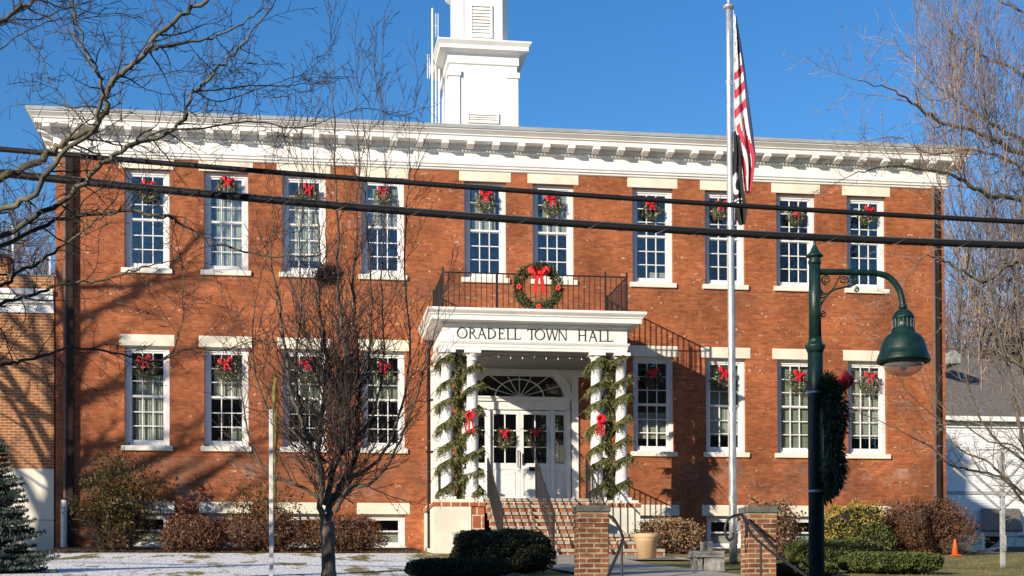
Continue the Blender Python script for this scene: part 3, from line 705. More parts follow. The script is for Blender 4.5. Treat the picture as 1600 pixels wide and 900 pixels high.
# door ---------------------------------------------------------------
dr = MB(); yD = .10; zs = 5.15
# arch surround with thickness
def arch(m, a0, b0, a1, b1, y0, y1, zc, n=28):
    for i in range(n):
        t0, t1 = pi*i/n, pi*(i+1)/n
        q = [(a0*cos(t), zc+b0*sin(t)) for t in (t0, t1)]+[(a1*cos(t), zc+b1*sin(t)) for t in (t1, t0)]
        b = len(m.v)
        for (x, z) in q: m.v.append((x, y0, z))
        for (x, z) in q: m.v.append((x, y1, z))
        m.f += [(b, b+1, b+2, b+3), (b, b+4, b+5, b+1), (b+3, b+2, b+6, b+7)]; m.m += [m.mi]*3
arch(dr, 1.24, .92, 1.09, .79, -.05, .22, zs); arch(dr, 1.27, .95, 1.22, .90, -.07, -.003, zs)
dr.box(-1.24, 1.24, -.03, .22, zs-.10, zs+.01); dr.box(-1.27, 1.27, -.06, .0, zs-.03, zs+.012)
dr.box(-1.24, 1.24, .02, .22, zs-.30, zs-.10)
for x0, x1 in ((-1.24, -1.14), (-.81, -.74), (.75, .82), (1.14, 1.24)): dr.box(x0, x1, -.01, .22, 2.5, zs-.30)
doorf = dr.build('door_frame', 'white2', hall)
m = MB(); K2 = 28
for k in range(K2):
    t0, t1 = pi*k/K2, pi*(k+1)/K2
    def out(t):
        x = 1.42*cos(t)/max(abs(cos(t)), .0001) if abs(cos(t))*.70 > abs(sin(t))*1.42 else 1.42*cos(t)/max(abs(sin(t)), .0001)*(.70/1.42)
        z = .70 if abs(cos(t))*.70 <= abs(sin(t))*1.42 else .70*abs(sin(t))/max(abs(cos(t)), .0001)*(1.42/.70)
        return x, z
    p0, p1 = (1.245*cos(t0), 5.15+.918*sin(t0)), (1.245*cos(t1), 5.15+.918*sin(t1))
    q0, q1 = (1.43*cos(t0), 5.15+1.05*sin(t0)), (1.43*cos(t1), 5.15+1.05*sin(t1))
    m.quad((p0[0], -.012, p0[1]), (q0[0], -.012, q0[1]), (q1[0], -.012, q1[1]), (p1[0], -.012, p1[1]))
for sg in (-1, 1):
    n = 10
    for k in range(n):
        t0, t1 = (pi/2)*k/n, (pi/2)*(k+1)/n
        m.quad((sg*1.43, -.010, 5.15+1.05*sin(t0)), (sg*1.43, -.010, 5.15+1.05*sin(t1)), (sg*1.43*cos(t1), -.010, 5.15+1.05*sin(t1)), (sg*1.43*cos(t0), -.010, 5.15+1.05*sin(t0)))
m.build('spandrel_panel', 'white2', hall)
m = MB(); m.box(-1.8, 1.8, -.06, -.013, 5.66, 5.83); m.build('head_band', 'white2', hall)
for xa in (-1.43, 1.27):
    m = MB(); m.box(xa, xa+.16, -.05, -.003, 2.5, 5.66); m.build('jamb_pilaster', 'white2', hall)
# fanlight
m = MB(); yF = .10
arch(m, .62, .46, .59, .435, yF, yF+.03, zs+.01, 20); arch(m, .12, .10, .001, .001, yF-.01, yF+.03, zs+.01, 10)
for k in range(1, 8):
    t = pi*k/8; p0 = Vector((.11*cos(t), yF+.015, zs+.01+.09*sin(t))); p1 = Vector((1.10*cos(t), yF+.015, zs+.01+.80*sin(t))); m.tube([p0, p1], .012, 4)
fan = m.build('fanlight', 'white2', hall)
m = MB(); m.add([(1.11*cos(pi*i/24), yF+.03, zs+.0+.81*sin(pi*i/24)) for i in range(25)], [tuple(range(24, -1, -1))]); m.build('pane', 'glass', fan)
def leaf(x0, x1, z0, z1, name, st=.085, cols=2, rows=3, gz0=1.02, gz1=.09, panel=True):
    m = MB(); y = .06; y1 = .115; h = z1-z0
    za_ = z0+gz0*(h/2.27); zb_ = z1-gz1
    m.box(x0, x0+st, y, y1, z0, z1); m.box(x1-st, x1, y, y1, z0, z1); m.box(x0+st, x1-st, y, y1, zb_, z1); m.box(x0+st, x1-st, y, y1, z0, z0+.25); m.box(x0+st, x1-st, y, y1, za_-.16, za_)
    m.box(x0+st, x1-st, y+.02, y1, z0+.25, za_-.16); m.box(x0+st+.035, x1-st-.035, y+.006, y+.03, z0+.285, za_-.195)
    a, b = x0+st, x1-st; t = .013
    for i in range(1, cols): x = a+(b-a)*i/cols; m.box(x-t, x+t, y+.01, y1-.005, za_, zb_)
    for j in range(1, rows): z = za_+(zb_-za_)*j/rows; m.box(a, b, y+.012, y1-.007, z-t, z+t)
    d = m.build(name, 'white2', hall)
    g = MB(); g.box(a, b, y+.03, y+.034, za_, zb_); g.build('pane', 'glass', d)
    return d
d1 = leaf(-.735, -.003, 2.5, 4.83, 'door'); d2 = leaf(.003, .745, 2.5, 4.83, 'door')
m = MB(); m.tube([(-.06, .03, 3.45), (-.06, .0, 3.45), (-.06, 0, 3.85), (-.06, .03, 3.85)], .014, 6); m.build('handle', 'iron', d1)
m = MB(); m.box(.05, .09, .03, .058, 3.5, 3.78); m.tube([(.07, .03, 3.55), (.07, .0, 3.55), (.07, 0, 3.75), (.07, .03, 3.75)], .014, 6); m.build('handle', 'iron', d2)
m = MB(); m.box(.22, .50, .052, .06, 3.36, 3.46); m.build('letter_plate', 'iron', d2)
s1 = leaf(-1.14, -.81, 2.5, 4.83, 'sidelight', st=.05, cols=1); s2 = leaf(.82, 1.14, 2.5, 4.83, 'sidelight', st=.05, cols=1)
m = MB(); m.box(.875, .965, .03, .058, 3.58, 3.98); m.box(.975, 1.085, .03, .056, 3.58, 3.99); nt_ = m.build('notice', 'paper', s2)

# ------------------------------------------------------------------ brick wing on the left
wg = empty('brick_wing', (-11.0, .12, 0)); tag(wg, 'lower orange brick annex with white band and cream base at the left edge', 'building')
m = MB(); z0, z1 = 3.30, at(40, 489, .12).z; zp = at(50, 432, .12).z; zcn = at(50, 454, .12).z
m.box(-14, -.003, 0, 9, z0, z1); m.box(-14, -.003, .02, .35, zcn+.01, zp); m.box(-14, -1.05, .0, .45, zcn+.01, at(20, 402, .12).z); m.build('wall', 'brick_wing', wg)
m = MB(); m.box(-14, -.003, -.03, 9, 1.2, 2.1); m.box(-14, -.003, -.03, 9, 2.115, 3.298); m.build('base', 'plinth', wg)
m = MB(); h = zcn-z1
for a, b, pr in ((0, .22, .05), (.22, .42, .02), (.42, .56, .09), (.56, .78, .16), (.78, 1, .22)): m.box(-14, -.003, -pr, 8.9, z1+h*a+.002, z1+h*b)
m.build('cornice', 'white', wg)
m = MB(); m.box(-14, -.004, 0, .40, zp+.001, zp+.05); m.box(-14, -1.0, -.04, .5, at(20, 402, .12).z+.001, at(20, 402, .12).z+.06); m.build('coping', 'cap', wg)
m = MB(); m.box(-1.05+.0, -1.01, .5, .54, zp, zp+1.3); m.box(-.2, -.16, .5, .54, zp-.1, zp+.6); m.build('roof_post', 'white2', wg)
m = MB(); m.box(-14, -.01, .4, 8.8, zcn, zcn+.05); m.build('roof', 'lead', wg)

# ------------------------------------------------------------------ white house on the right
hz = 1.75; HY = 30.0
xh = at(1470, 700, HY).x
wh = empty('white_house', (xh+4, HY, hz)); tag(wh, 'white clapboard house with dark shingle roof behind the right corner of the town hall', 'house')
eave = at(1540, 652, HY).z-hz
m = MB(); x0, x1 = -14, 10
n = int(eave/.13)
for i in range(n):
    z = i*eave/n; m.add([(x0, -.02, z), (x1, -.02, z), (x1, 0, z+eave/n), (x0, 0, z+eave/n), (x0, 0, z), (x1, 0, z)], [(0, 1, 2, 3), (4, 5, 1, 0)])
m.box(x0, x1, .001, 9, 0, eave-.01); m.build('wall', 'siding', wh)
m = MB(); rg = at(1540, 556, HY+4.5).z-hz
m.add([(x0-.4, -.45, eave-.05), (x1+.4, -.45, eave-.05), (x1+.4, 4.5, rg), (x0-.4, 4.5, rg), (x1+.4, 9.5, eave-.05), (x0-.4, 9.5, eave-.05), (x0-.4, -.45, eave-.2), (x1+.4, -.45, eave-.2), (x1+.4, 4.5, rg-.15), (x0-.4, 4.5, rg-.15)],
      [(0, 1, 2, 3), (3, 2, 4, 5), (6, 9, 8, 7), (1, 7, 8, 2), (0, 3, 9, 6)]); m.build('roof', 'shingle', wh)
m = MB(); m.box(x0-.4, x1+.4, -.5, -.44, eave-.24, eave-.02); m.box(x0, x1, -.1, .0, eave-.5, eave-.22); m.build('gutter', 'white', wh)
def house_part(px0, px1, py0, py1, dy, name, mat, thick=.1):
    a = at(px0, py1, HY+dy); b = at(px1, py0, HY+dy)
    m = MB(); m.box(a.x-wh.location.x, b.x-wh.location.x, dy, dy+thick, a.z-hz, b.z-hz); return m.build(name, mat, wh)
house_part(1478, 1600, 768, 772, -.06, 'trim_board', 'post_g')
w = house_part(1509, 1522, 817, 858, -.07, 'window', 'white2', .05)
a = at(1511, 856, HY-.08); b = at(1520, 820, HY-.08); m = MB(); m.box(a.x-wh.location.x, b.x-wh.location.x, -.09, -.072, a.z-hz, b.z-hz); m.build('pane', 'glass', w)
m = MB(); a = at(1533, 806, HY-.1); b = at(1592, 806, HY-.1); c = at(1540, 828, HY-1.6); d = at(1592, 828, HY-1.6); X = wh.location.x
m.add([(a.x-X, -.1, a.z-hz+.35), (b.x-X, -.1, b.z-hz+.35), (d.x-X+.2, -1.6, d.z-hz), (c.x-X-.2, -1.6, c.z-hz), (a.x-X, -.1, a.z-hz+.2), (b.x-X, -.1, b.z-hz+.2), (d.x-X+.2, -1.6, d.z-hz-.1), (c.x-X-.2, -1.6, c.z-hz-.1)], [(0, 3, 2, 1), (4, 5, 6, 7), (3, 7, 6, 2), (0, 4, 7, 3), (1, 2, 6, 5)])
m.build('porch_roof', 'shingle', wh)
d_ = house_part(1541, 1563, 838, 876, -.09, 'door', 'pipe_and_shadow', .06); d_['label'] = 'dark front door'
for px in (1537, 1590):
    m = MB(); a = at(px, 870, HY-1.5); m.box(a.x-X-.05, a.x-X+.05, -1.5, -1.4, 0, at(px, 829, HY-1.5).z-hz); m.build('porch_post', 'white2', wh)
w = house_part(1503, 1530, 704, 742, -.06, 'window', 'white2', .04); w['label'] = 'white blocked window'
m = MB(); a = at(1483, 560, HY+1.0); m.add([(a.x-X-.18, .6, a.z-hz-.3), (a.x-X+.4, .6, a.z-hz-.3), (a.x-X+.4, .6, a.z-hz+.1), (a.x-X+.08, .6, a.z-hz+.35), (a.x-X-.18, .6, a.z-hz+.1), (a.x-X-.25, 2.2, a.z-hz-.3), (a.x-X+.4, 2.2, a.z-hz-.3), (a.x-X+.4, 2.2, a.z-hz+.1), (a.x-X+.08, 2.2, a.z-hz+.35), (a.x-X-.25, 2.2, a.z-hz+.1)],
  [(0, 1, 2, 3, 4), (2, 7, 8, 3), (3, 8, 9, 4), (4, 9, 5, 0), (1, 6, 7, 2)]); m.build('dormer', 'rock', wh)
#@@PART2
# ================================================================== plants
def rv(r=RN):
    while True:
        v = Vector((r.uniform(-1, 1), r.uniform(-1, 1), r.uniform(-1, 1)))
        if .05 < v.length < 1: return v.normalized()
def catmull(P, per=5):
    P = [Vector(p) for p in P]; Q = [P[0]*2-P[1]]+P+[P[-1]*2-P[-2]]; out = []
    for i in range(1, len(Q)-2):
        for k in range(per):
            t = k/per; a, b, c, d = Q[i-1], Q[i], Q[i+1], Q[i+2]
            out.append(.5*((2*b)+(c-a)*t+(2*a-5*b+4*c-d)*t*t+(3*b-a-3*c+d)*t**3))
    out.append(P[-1]); return out
def shoot(mb, p, d, L, r, lev, P, rnd):
    """one branch with side branches: P = dict(wander, up, gap, ratio, angle, droop)"""
    n = max(3, int(L/P.get('seg', .14))); pts = [p.copy()]; rad = [r]; q = p.copy(); d = d.normalized()
    for i in range(n):
        d = (d + rv(rnd)*P['wander'] + Vector((0, 0, P['up']))).normalized()
        q = q + d*(L/n); pts.append(q.copy()); rad.append(max(P.get('rmin', .0022), r*(1-.85*(i+1)/n)))
    mb.tube(pts, rad, 4 if r > .012 else 3, cap=False)
    if lev <= 0: return
    s = P['gap']*rnd.uniform(.4, 1)
    while s < L:
        t = s/L*n; i = min(n-1, int(t)); b = pts[i].lerp(pts[i+1], t-i); dd = (pts[i+1]-pts[i]).normalized()
        side = dd.cross(rv(rnd)).normalized(); a = P['angle']*rnd.uniform(.7, 1.3)
        nd = dd*cos(a)+side*sin(a)
        LL = (L-s*.6)*P['ratio']*rnd.uniform(.5, 1.15)
        if LL > .06: shoot(mb, b, nd, LL, max(P.get('rmin', .0022), rad[i]*.55), lev-1, P, rnd)
        s += P['gap']*rnd.uniform(.6, 1.5)
def limb(mb, tw, pts, r0, r1, P, lev, rnd, sides=7, gap=.3, tl=(.5, 1.2), start=.1, jit=.02, sel=None, tap=0):
    c = catmull(pts, 6); n = len(c); c = [q+rv(rnd)*jit*(r0*8) for q in c]
    rad = [r0+(r1-r0)*i/(n-1) for i in range(n)]
    mb.tube(c, rad, sides)
    Ls = sum((c[i+1]-c[i]).length for i in range(n-1)); s = 0; nxt = Ls*start
    for i in range(n-1):
        sl_ = (c[i+1]-c[i]).length
        while nxt < s+sl_:
            b = c[i].lerp(c[i+1], (nxt-s)/sl_); dd = (c[i+1]-c[i]).normalized(); side = dd.cross(rv(rnd)).normalized()
            if sel: side = (side+sel).normalized()
            a = P['angle']*rnd.uniform(.7, 1.3); nd = dd*cos(a)+side*sin(a)
            shoot(tw, b, nd, rnd.uniform(*tl)*(1-tap*i/n), min(rad[i]*.5, P.get('rs', .014)), lev, P, rnd)
            nxt += gap*rnd.uniform(.5, 1.5)*(1+1.6*tap*i/n)
        s += sl_
    for k in range(2): shoot(tw, c[-1], (c[-1]-c[-3]).normalized()+rv(rnd)*.3, tl[1]*rnd.uniform(.5, .9), rad[-1]*.9, lev, P, rnd)
def px_line(lst, y0, y1):
    n = len(lst); return [at(a, b, y0+(y1-y0)*i/(n-1)) for i, (a, b) in enumerate(lst)]

# old tree on the left, its trunk outside the picture
def left_tree():
    rnd = random.Random(3); T = Vector((-11.6, -20.5, gz(-11.6, -20)-.1))
    root = empty('bare_tree', T); tag(root, 'large bare tree whose mossy limbs reach in from the upper left across the cornice', 'tree', 'bare winter trees')
    tr = MB(); tw = MB(); lo = lambda p: p-T
    tr.tube(catmull([(0, 0, 0), (.05, .03, 1.5), (.0, .1, 3.2), (-.1, .0, 5.0), (.1, 0, 7)], 5), [.27-.0065*i for i in range(21)], 12)
    P = dict(wander=.26, up=.012, gap=.095, ratio=.42, angle=1.05, seg=.05, rs=.011, rmin=.0030)
    G = [([(-260, 470), (-120, 375), (0, 282), (68, 245), (110, 218), (159, 188), (168, 144), (198, 111), (228, 81), (270, 33), (330, -6), (390, -60)], .06, .022, 3.1),
         ([(-250, 520), (-100, 410), (0, 328), (45, 309), (98, 241), (147, 201), (158, 150), (152, 110), (130, 75), (120, 20)], .05, .011, 2.8),
         ([(-260, 560), (-110, 440), (0, 373), (94, 316), (162, 256), (204, 230), (280, 195), (302, 143), (345, 105), (385, 60), (420, 20)], .05, .010, 2.5),
         ([(-250, 540), (-120, 440), (0, 388), (87, 345), (189, 331), (264, 339), (283, 350), (340, 381), (420, 399), (470, 400)], .04, .008, 2.6),
         ([(-240, 580), (-100, 500), (0, 450), (27, 427), (60, 410), (110, 375), (150, 345), (185, 330)], .034, .008, 2.2),
         ([(-250, 620), (-110, 530), (0, 475), (53, 461), (101, 443), (133, 441), (187, 429), (229, 416), (267, 408)], .034, .006, 2.1),
         ([(-250, 640), (-110, 590), (0, 571), (40, 563), (107, 544), (120, 544), (187, 552), (253, 563), (283, 515), (285, 427)], .030, .006, 1.8),
         ([(253, 563), (300, 544), (350, 548), (400, 530)], .012, .004, None),
         ([(-230, 250), (-110, 120), (0, 38), (30, 15), (54, 0), (110, -40)], .045, .02, 4.5),
         ([(228, 81), (260, 70), (300, 66), (345, 55), (395, 25), (420, 0)], .026, .006, None),
         ([(302, 143), (340, 140), (400, 133), (450, 134), (475, 130)], .013, .004, None),
         ([(300, 141), (340, 158), (400, 140), (460, 120)], .010, .004, None),
         ([(204, 230), (250, 205), (320, 200), (400, 190), (470, 200), (560, 170), (600, 175)], .016, .003, None),
         ([(130, 190), (100, 155), (75, 120), (70, 95)], .012, .004, None),
         ([(155, 120), (120, 70), (115, 30), (112, 0)], .012, .004, None),
         ([(190, 190), (189, 140), (200, 125), (240, 118), (280, 110)], .010, .003, None),
         ([(0, 30), (60, 30), (110, 12), (150, 22), (190, 20)], .010, .003, None),
         ([(0, 78), (30, 55), (60, 40), (95, 28)], .010, .003, None)]
    for i, (pl_, r0, r1, zt) in enumerate(G):
        ya = -20.5+rnd.uniform(-.6, .6); yb = ya+rnd.uniform(-1.2, 1.5)
        if zt is None: ya = -20.2; yb = -19.6
        w = [lo(q) for q in px_line(pl_, ya, yb)]
        if zt is not None: w = [Vector((0, 0, zt))]+w
        limb(tr, tw, w, r0*.72, max(r1*.8, .004), P, 2, rnd, sides=8, gap=.13, tl=(.15, 1.0), start=.2 if zt else .03, jit=.09)
    tr.build('trunk', 'bark_g', root, smooth=True); tw.build('crown', 'twig', root)
left_tree()

# young many stemmed tree in front of the facade
def mid_tree():
    rnd = random.Random(8); Y = -16.4; B = at(514, 905, Y); T = Vector((B.x, Y, gz(B.x, Y)-.05))
    root = empty('bare_tree', T); tag(root, 'young bare tree forking low into upright stems in front of the left windows', 'tree', 'bare winter trees')
    tr = MB(); tw = MB(); lo = lambda p: p-T
    t0 = Vector((0, 0, 0))
    tr.tube(catmull([t0, lo(at(513, 870, Y)), lo(at(512, 843, Y)), lo(at(511, 815, Y))], 4), [.105]*2+[.09]*3+[.082]*3+[.09]*2+[.10, .10, .09], 12)
    P = dict(wander=.13, up=.06, gap=.11, ratio=.46, angle=.62, seg=.07, rs=.010, rmin=.0034)
    G = [([(510, 830), (501, 794), (505, 749), (493, 711), (471, 654), (452, 598), (440, 500), (425, 400), (430, 330)], .052, .005, -.5),
         ([(510, 832), (517, 790), (531, 802-40), (546, 740), (556, 700), (559, 640), (561, 598), (552, 480), (556, 380), (560, 240), (556, 150)], .058, .004, .6),
         ([(507, 790), (520, 735), (533, 700), (540, 640), (546, 580), (530, 470), (528, 380), (524, 250), (520, 150), (513, 85)], .045, .0035, 0),
         ([(503, 760), (498, 700), (505, 640), (510, 560), (498, 470), (500, 380), (492, 300), (490, 200)], .040, .004, .3),
         ([(524, 800), (545, 762), (575, 757), (610, 720), (640, 650), (668, 560), (690, 470)], .034, .004, -.3),
         ([(547, 745), (590, 720), (620, 660), (640, 560), (632, 400), (640, 260), (640, 190)], .028, .003, .4),
         ([(500, 780), (470, 760), (430, 745), (395, 700), (378, 620), (372, 540)], .026, .004, 0),
         ([(495, 715), (465, 680), (420, 640), (395, 560), (400, 470), (415, 400)], .024, .003, -.8),
         ([(556, 690), (585, 640), (600, 560), (596, 440), (602, 300), (598, 200)], .024, .003, .5),
         ([(470, 650), (462, 580), (470, 480), (468, 380), (473, 300), (470, 230)], .022, .003, .3),
         ([(540, 640), (575, 560), (580, 450), (572, 330), (575, 230), (585, 160)], .020, .003, -.3)]
    for pl_, r0, r1, dy in G:
        w = [lo(q) for q in px_line(pl_, Y, Y+dy)]
        limb(tr, tw, w, r0*.92, r1, P, 2, rnd, sides=8, gap=.105, tl=(.35, 1.25), start=.12, jit=.05, sel=None, tap=.45)
    for k in range(85):      # low spreading side shoots
        a = rnd.uniform(0, 2*pi); p = lo(at(rnd.uniform(490, 552), rnd.uniform(600, 790), Y))
        shoot(tw, p, Vector((cos(a), sin(a)*.7, rnd.uniform(.35, 1.3))), rnd.uniform(.8, 1.9), .010, 2, P, rnd)
    tr.build('trunk', 'bark', root, smooth=True); tw.build('crown', 'twig', root)
    # squirrel's nest
    m = MB(); c = at(514, 430, Y+.1)
    for k in range(1300):
        v = rv(rnd)*rnd.uniform(.03, .15)*(1+.6*noise2(k*.01, 2)); v.x *= 1.35; v.z *= .9; d = rv(rnd)*rnd.uniform(.04, .12)
        m.tube([v, v+d], [.004, .001], 3, cap=False)
    for k in range(700):
        v = rv(rnd)*rnd.uniform(.02, .17); v.x *= 1.3; a, b = rv(rnd)*.028, rv(rnd)*.028; m.add([v, v+a, v+b], [(0, 1, 2)])
    tag(m.build('leaf_nest', 'twig', None, loc=c), 'round dark squirrel nest of leaves and twigs lodged high in the young tree', 'nest')
mid_tree()

def right_trees():
    rnd = random.Random(21)
    # near tree, arching branches low on the right
    Y = -15; T = Vector((at(1700, 880, Y).x, Y, gz(8, Y)-.05)); root = empty('bare_tree', T)
    tag(root, 'bare tree at the right edge whose long branches arch over the white house', 'tree', 'bare winter trees')
    tr = MB(); tw = MB(); lo = lambda p: p-T
    P = dict(wander=.13, up=.02, gap=.15, ratio=.5, angle=.75, seg=.08, rs=.011, rmin=.0032)
    tr.tube(catmull([(0, 0, 0), (-.05, 0, .8), (-.2, 0, 1.4), (-.3, .1, 2.2)], 4), [.13-.004*i for i in range(13)], 10)
    G = [([(1680, 860), (1640, 815), (1600, 787), (1569, 749), (1520, 735), (1482, 726), (1463, 705), (1400, 670), (1335, 640)], .032, .005, -.2),
         ([(1665, 790), (1620, 740), (1605, 715), (1592, 660), (1580, 600), (1560, 520), (1545, 430), (1550, 330)], .05, .008, .4),
         ([(1660, 800), (1610, 780), (1570, 745), (1540, 720), (1505, 705), (1480, 680), (1450, 620), (1430, 540)], .028, .004, .5),
         ([(1650, 780), (1600, 720), (1560, 690), (1530, 650), (1510, 590), (1500, 500)], .030, .004, .2),
         ([(1650, 740), (1625, 650), (1600, 560), (1590, 450), (1600, 350), (1590, 200)], .035, .005, -.3),
         ([(1640, 760), (1590, 700), (1545, 690), (1500, 660), (1460, 650), (1410, 600), (1385, 545)], .018, .003, .0)]
    for pl_, r0, r1, dy in G:
        w = [Vector((-.1, 0, 1.2))]+[lo(q) for q in px_line(pl_, Y, Y+dy*2)]
        limb(tr, tw, w, r0, r1, P, 2, rnd, gap=.15, tl=(.3, 1.1), start=.12, jit=.04)
    tr.build('trunk', 'bark', root, smooth=True); tw.build('crown', 'twig_tan', root)
    # big crown with upright water shoots beside the right corner
    Y = -7; T = Vector((at(1720, 860, Y).x, Y, gz(8, Y)-.05)); root = empty('bare_tree', T)
    tag(root, 'tall bare tree with dense upright reddish shoots overhanging the right end of the cornice', 'tree', 'bare winter trees')
    tr = MB(); tw = MB()
    tr.tube(catmull([(0, 0, 0), (.1, 0, 2.5), (.0, .1, 5), (-.1, 0, 8), (.2, 0, 11)], 5), [.30-.010*i for i in range(21)], 12)
    P = dict(wander=.20, up=.02, gap=.20, ratio=.5, angle=.95, seg=.10, rs=.014, rmin=.0042)
    PU = dict(wander=.10, up=.09, gap=.22, ratio=.36, angle=.6, seg=.16, rs=.012, rmin=.0042)
    G = [([(1650, 270), (1577, 232), (1540, 213), (1471, 189), (1425, 160), (1399, 144), (1324, 120)], .07, .006, -.8, 6.5),
         ([(1640, 250), (1560, 200), (1500, 160), (1484, 149), (1457, 128), (1407, 77)], .06, .006, .6, 7.0),
         ([(1660, 380), (1600, 315), (1545, 305), (1500, 280), (1440, 262), (1370, 260), (1310, 285)], .075, .006, -1.2, 5.8),
         ([(1660, 480), (1600, 410), (1560, 425), (1533, 440), (1500, 420), (1450, 400), (1410, 440)], .075, .008, -.5, 5.0),
         ([(1660, 200), (1600, 120), (1540, 90), (1500, 60), (1460, 30)], .05, .006, .8, 7.5),
         ([(1660, 140), (1620, 40), (1560, 0), (1500, -40)], .05, .006, .3, 8.5),
         ([(1650, 340), (1590, 260), (1520, 235), (1450, 240), (1400, 215), (1340, 225)], .045, .005, .6, 6.2)]
    limbs = []
    for pl_, r0, r1, dy, zt in G:
        w = [Vector((0, 0, zt))]+[q-T for q in px_line(pl_, Y, Y+dy*2)]
        limb(tr, tw, w, r0, r1, P, 2, rnd, gap=.20, tl=(.3, 1.5), start=.12, jit=.07); limbs.append(catmull(w, 6))
    for k in range(62):
        c = limbs[rnd.randrange(4)] if rnd.random() < .8 else limbs[6]; i = rnd.randrange(int(len(c)*.25), int(len(c)*.72)); b = c[i]
        shoot(tw, b, Vector((rnd.uniform(-.45, .3), rnd.uniform(-.3, .3), 1)), rnd.uniform(1.2, 4.6), rnd.uniform(.007, .020), 2, PU, rnd)
    for k in range(22):      # lower sprouts rising from below the picture's right side
        b = at(rnd.uniform(1500, 1640), rnd.uniform(480, 640), Y)-T
        shoot(tw, b, Vector((rnd.uniform(-.2, .1), rnd.uniform(-.2, .2), 1)), rnd.uniform(2.0, 4.5), rnd.uniform(.012, .022), 2, PU, rnd)
    for k in range(9):
        w = [Vector((0, 0, 1.5+k*.35))]+[q-T for q in px_line([(1690-k*8, 700-k*20), (1620-k*9, 600-k*12), (1590-k*8, 560), (1575-k*9, 500)], Y, Y+rnd.uniform(-1, 1))]
        limb(tr, tw, w, .04, .012, P, 1, rnd, gap=.5, tl=(.5, 1.0))
    tr.build('trunk', 'bark_g', root, smooth=True); tw.build('crown', 'twig_red', root)
right_trees()

def far_tree(x, y, h, r, seed, label, grp, lean=0, mat='twig_far'):
    rnd = random.Random(seed); T = Vector((x, y, gz(x, y)-.1)); root = empty('bare_tree', T); tag(root, label, 'tree', grp)
    tr = MB(); tw = MB(); n = 14
    c = [Vector((lean*(i/n)**2+.15*sin(i+seed), .1*cos(i*1.3), h*i/n*.85)) for i in range(n+1)]
    tr.tube(c, [r*(1-.8*i/n) for i in range(n+1)], 8)
    P = dict(wander=.14, up=.06, gap=h*.03, ratio=.5, angle=.75, seg=.4, rs=.05, rmin=.012)
    for i in range(4, n+1):
        for k in range(5):
            a = rnd.uniform(0, 2*pi); L = h*.42*(1-.5*i/n)*rnd.uniform(.7, 1.1)
            shoot(tw, c[i], Vector((cos(a), sin(a), rnd.uniform(.5, 1.3))), L, r*.4*(1-.6*i/n), 2, P, rnd)
    tr.build('trunk', 'bark', root, smooth=True); tw.build('crown', mat, root)
FT = [(at(-30, 400, 24).x, 24, 14, .25, 'grey bare tree leftmost behind the annex roof'), (at(35, 400, 28).x, 28, 16, .28, 'grey bare tree behind the annex parapet pier'), (at(75, 400, 22).x, 22, 13, .22, 'thin grey bare tree close behind the left corner of the hall'),
      (at(5, 400, 34).x, 34, 18, .3, 'tall grey bare tree far behind the annex'),
      (at(1500, 400, 46).x, 46, 22, .28, 'bare tree rising behind the white house roof next to the hall corner'), (at(1560, 400, 50).x, 50, 25, .3, 'tall bare tree rising behind the middle of the white house roof'), (at(1620, 400, 45).x, 45, 23, .28, 'bare tree rising behind the white house at the right edge'), (at(1590, 400, 58).x, 58, 28, .3, 'farthest bare tree above the white house roof')]
for i, (x, y, h, r, lb_) in enumerate(FT): far_tree(x, y, h, r, 40+i, lb_, 'woodland trees behind the buildings')
# wooded hill
m = MB(); n = 40
hv = []; 
for j in range(7):
    for i in range(n+1):
        x = -120+i*7; y = 75+j*18; t = j/6; hv.append((x, y, 1.5+(34+2.5*noise2(x*.05, 1)+1.2*noise2(x*.3, j))*sin(min(1, t*1.3)*pi/2)+(.8*noise2(x*1.7, j*3.1))))
m.add(hv, [(j*(n+1)+i, j*(n+1)+i+1, (j+1)*(n+1)+i+1, (j+1)*(n+1)+i) for j in range(6) for i in range(n)])
hm = pm('wooded_hill', (.10, .075, .065), .95, .4, .35, .8, c2=(.16, .12, .105), detail=12)
tag(m.build('hill', hm, smooth=True), 'wooded hill in winter brown behind the buildings', kind='structure')
rnd = random.Random(77); m = MB()
for k in range(1500):
    x = rnd.uniform(-110, 150); j = rnd.uniform(0, 1); y = 78+j*60; z = 1.5+34*sin(min(1, (y-75)/108*1.3)*pi/2)-1
    if -6 < x < 22: continue
    h = rnd.uniform(6, 10); m.tube([(x, y, z), (x+rnd.uniform(-.5, .5), y, z+h)], [.16, .04], 3, cap=False)
    for q in range(9):
        zz = z+h*rnd.uniform(.35, .95); a = rnd.uniform(0, 2*pi); m.tube([(x, y, zz), (x+cos(a)*1.6, y+sin(a)*1.6, zz+rnd.uniform(1, 2.6))], [.06, .02], 3, cap=False)
tag(m.build('hill_woodland', 'twig_far'), 'distant leafless woodland covering the hill', 'woodland', kind='stuff')

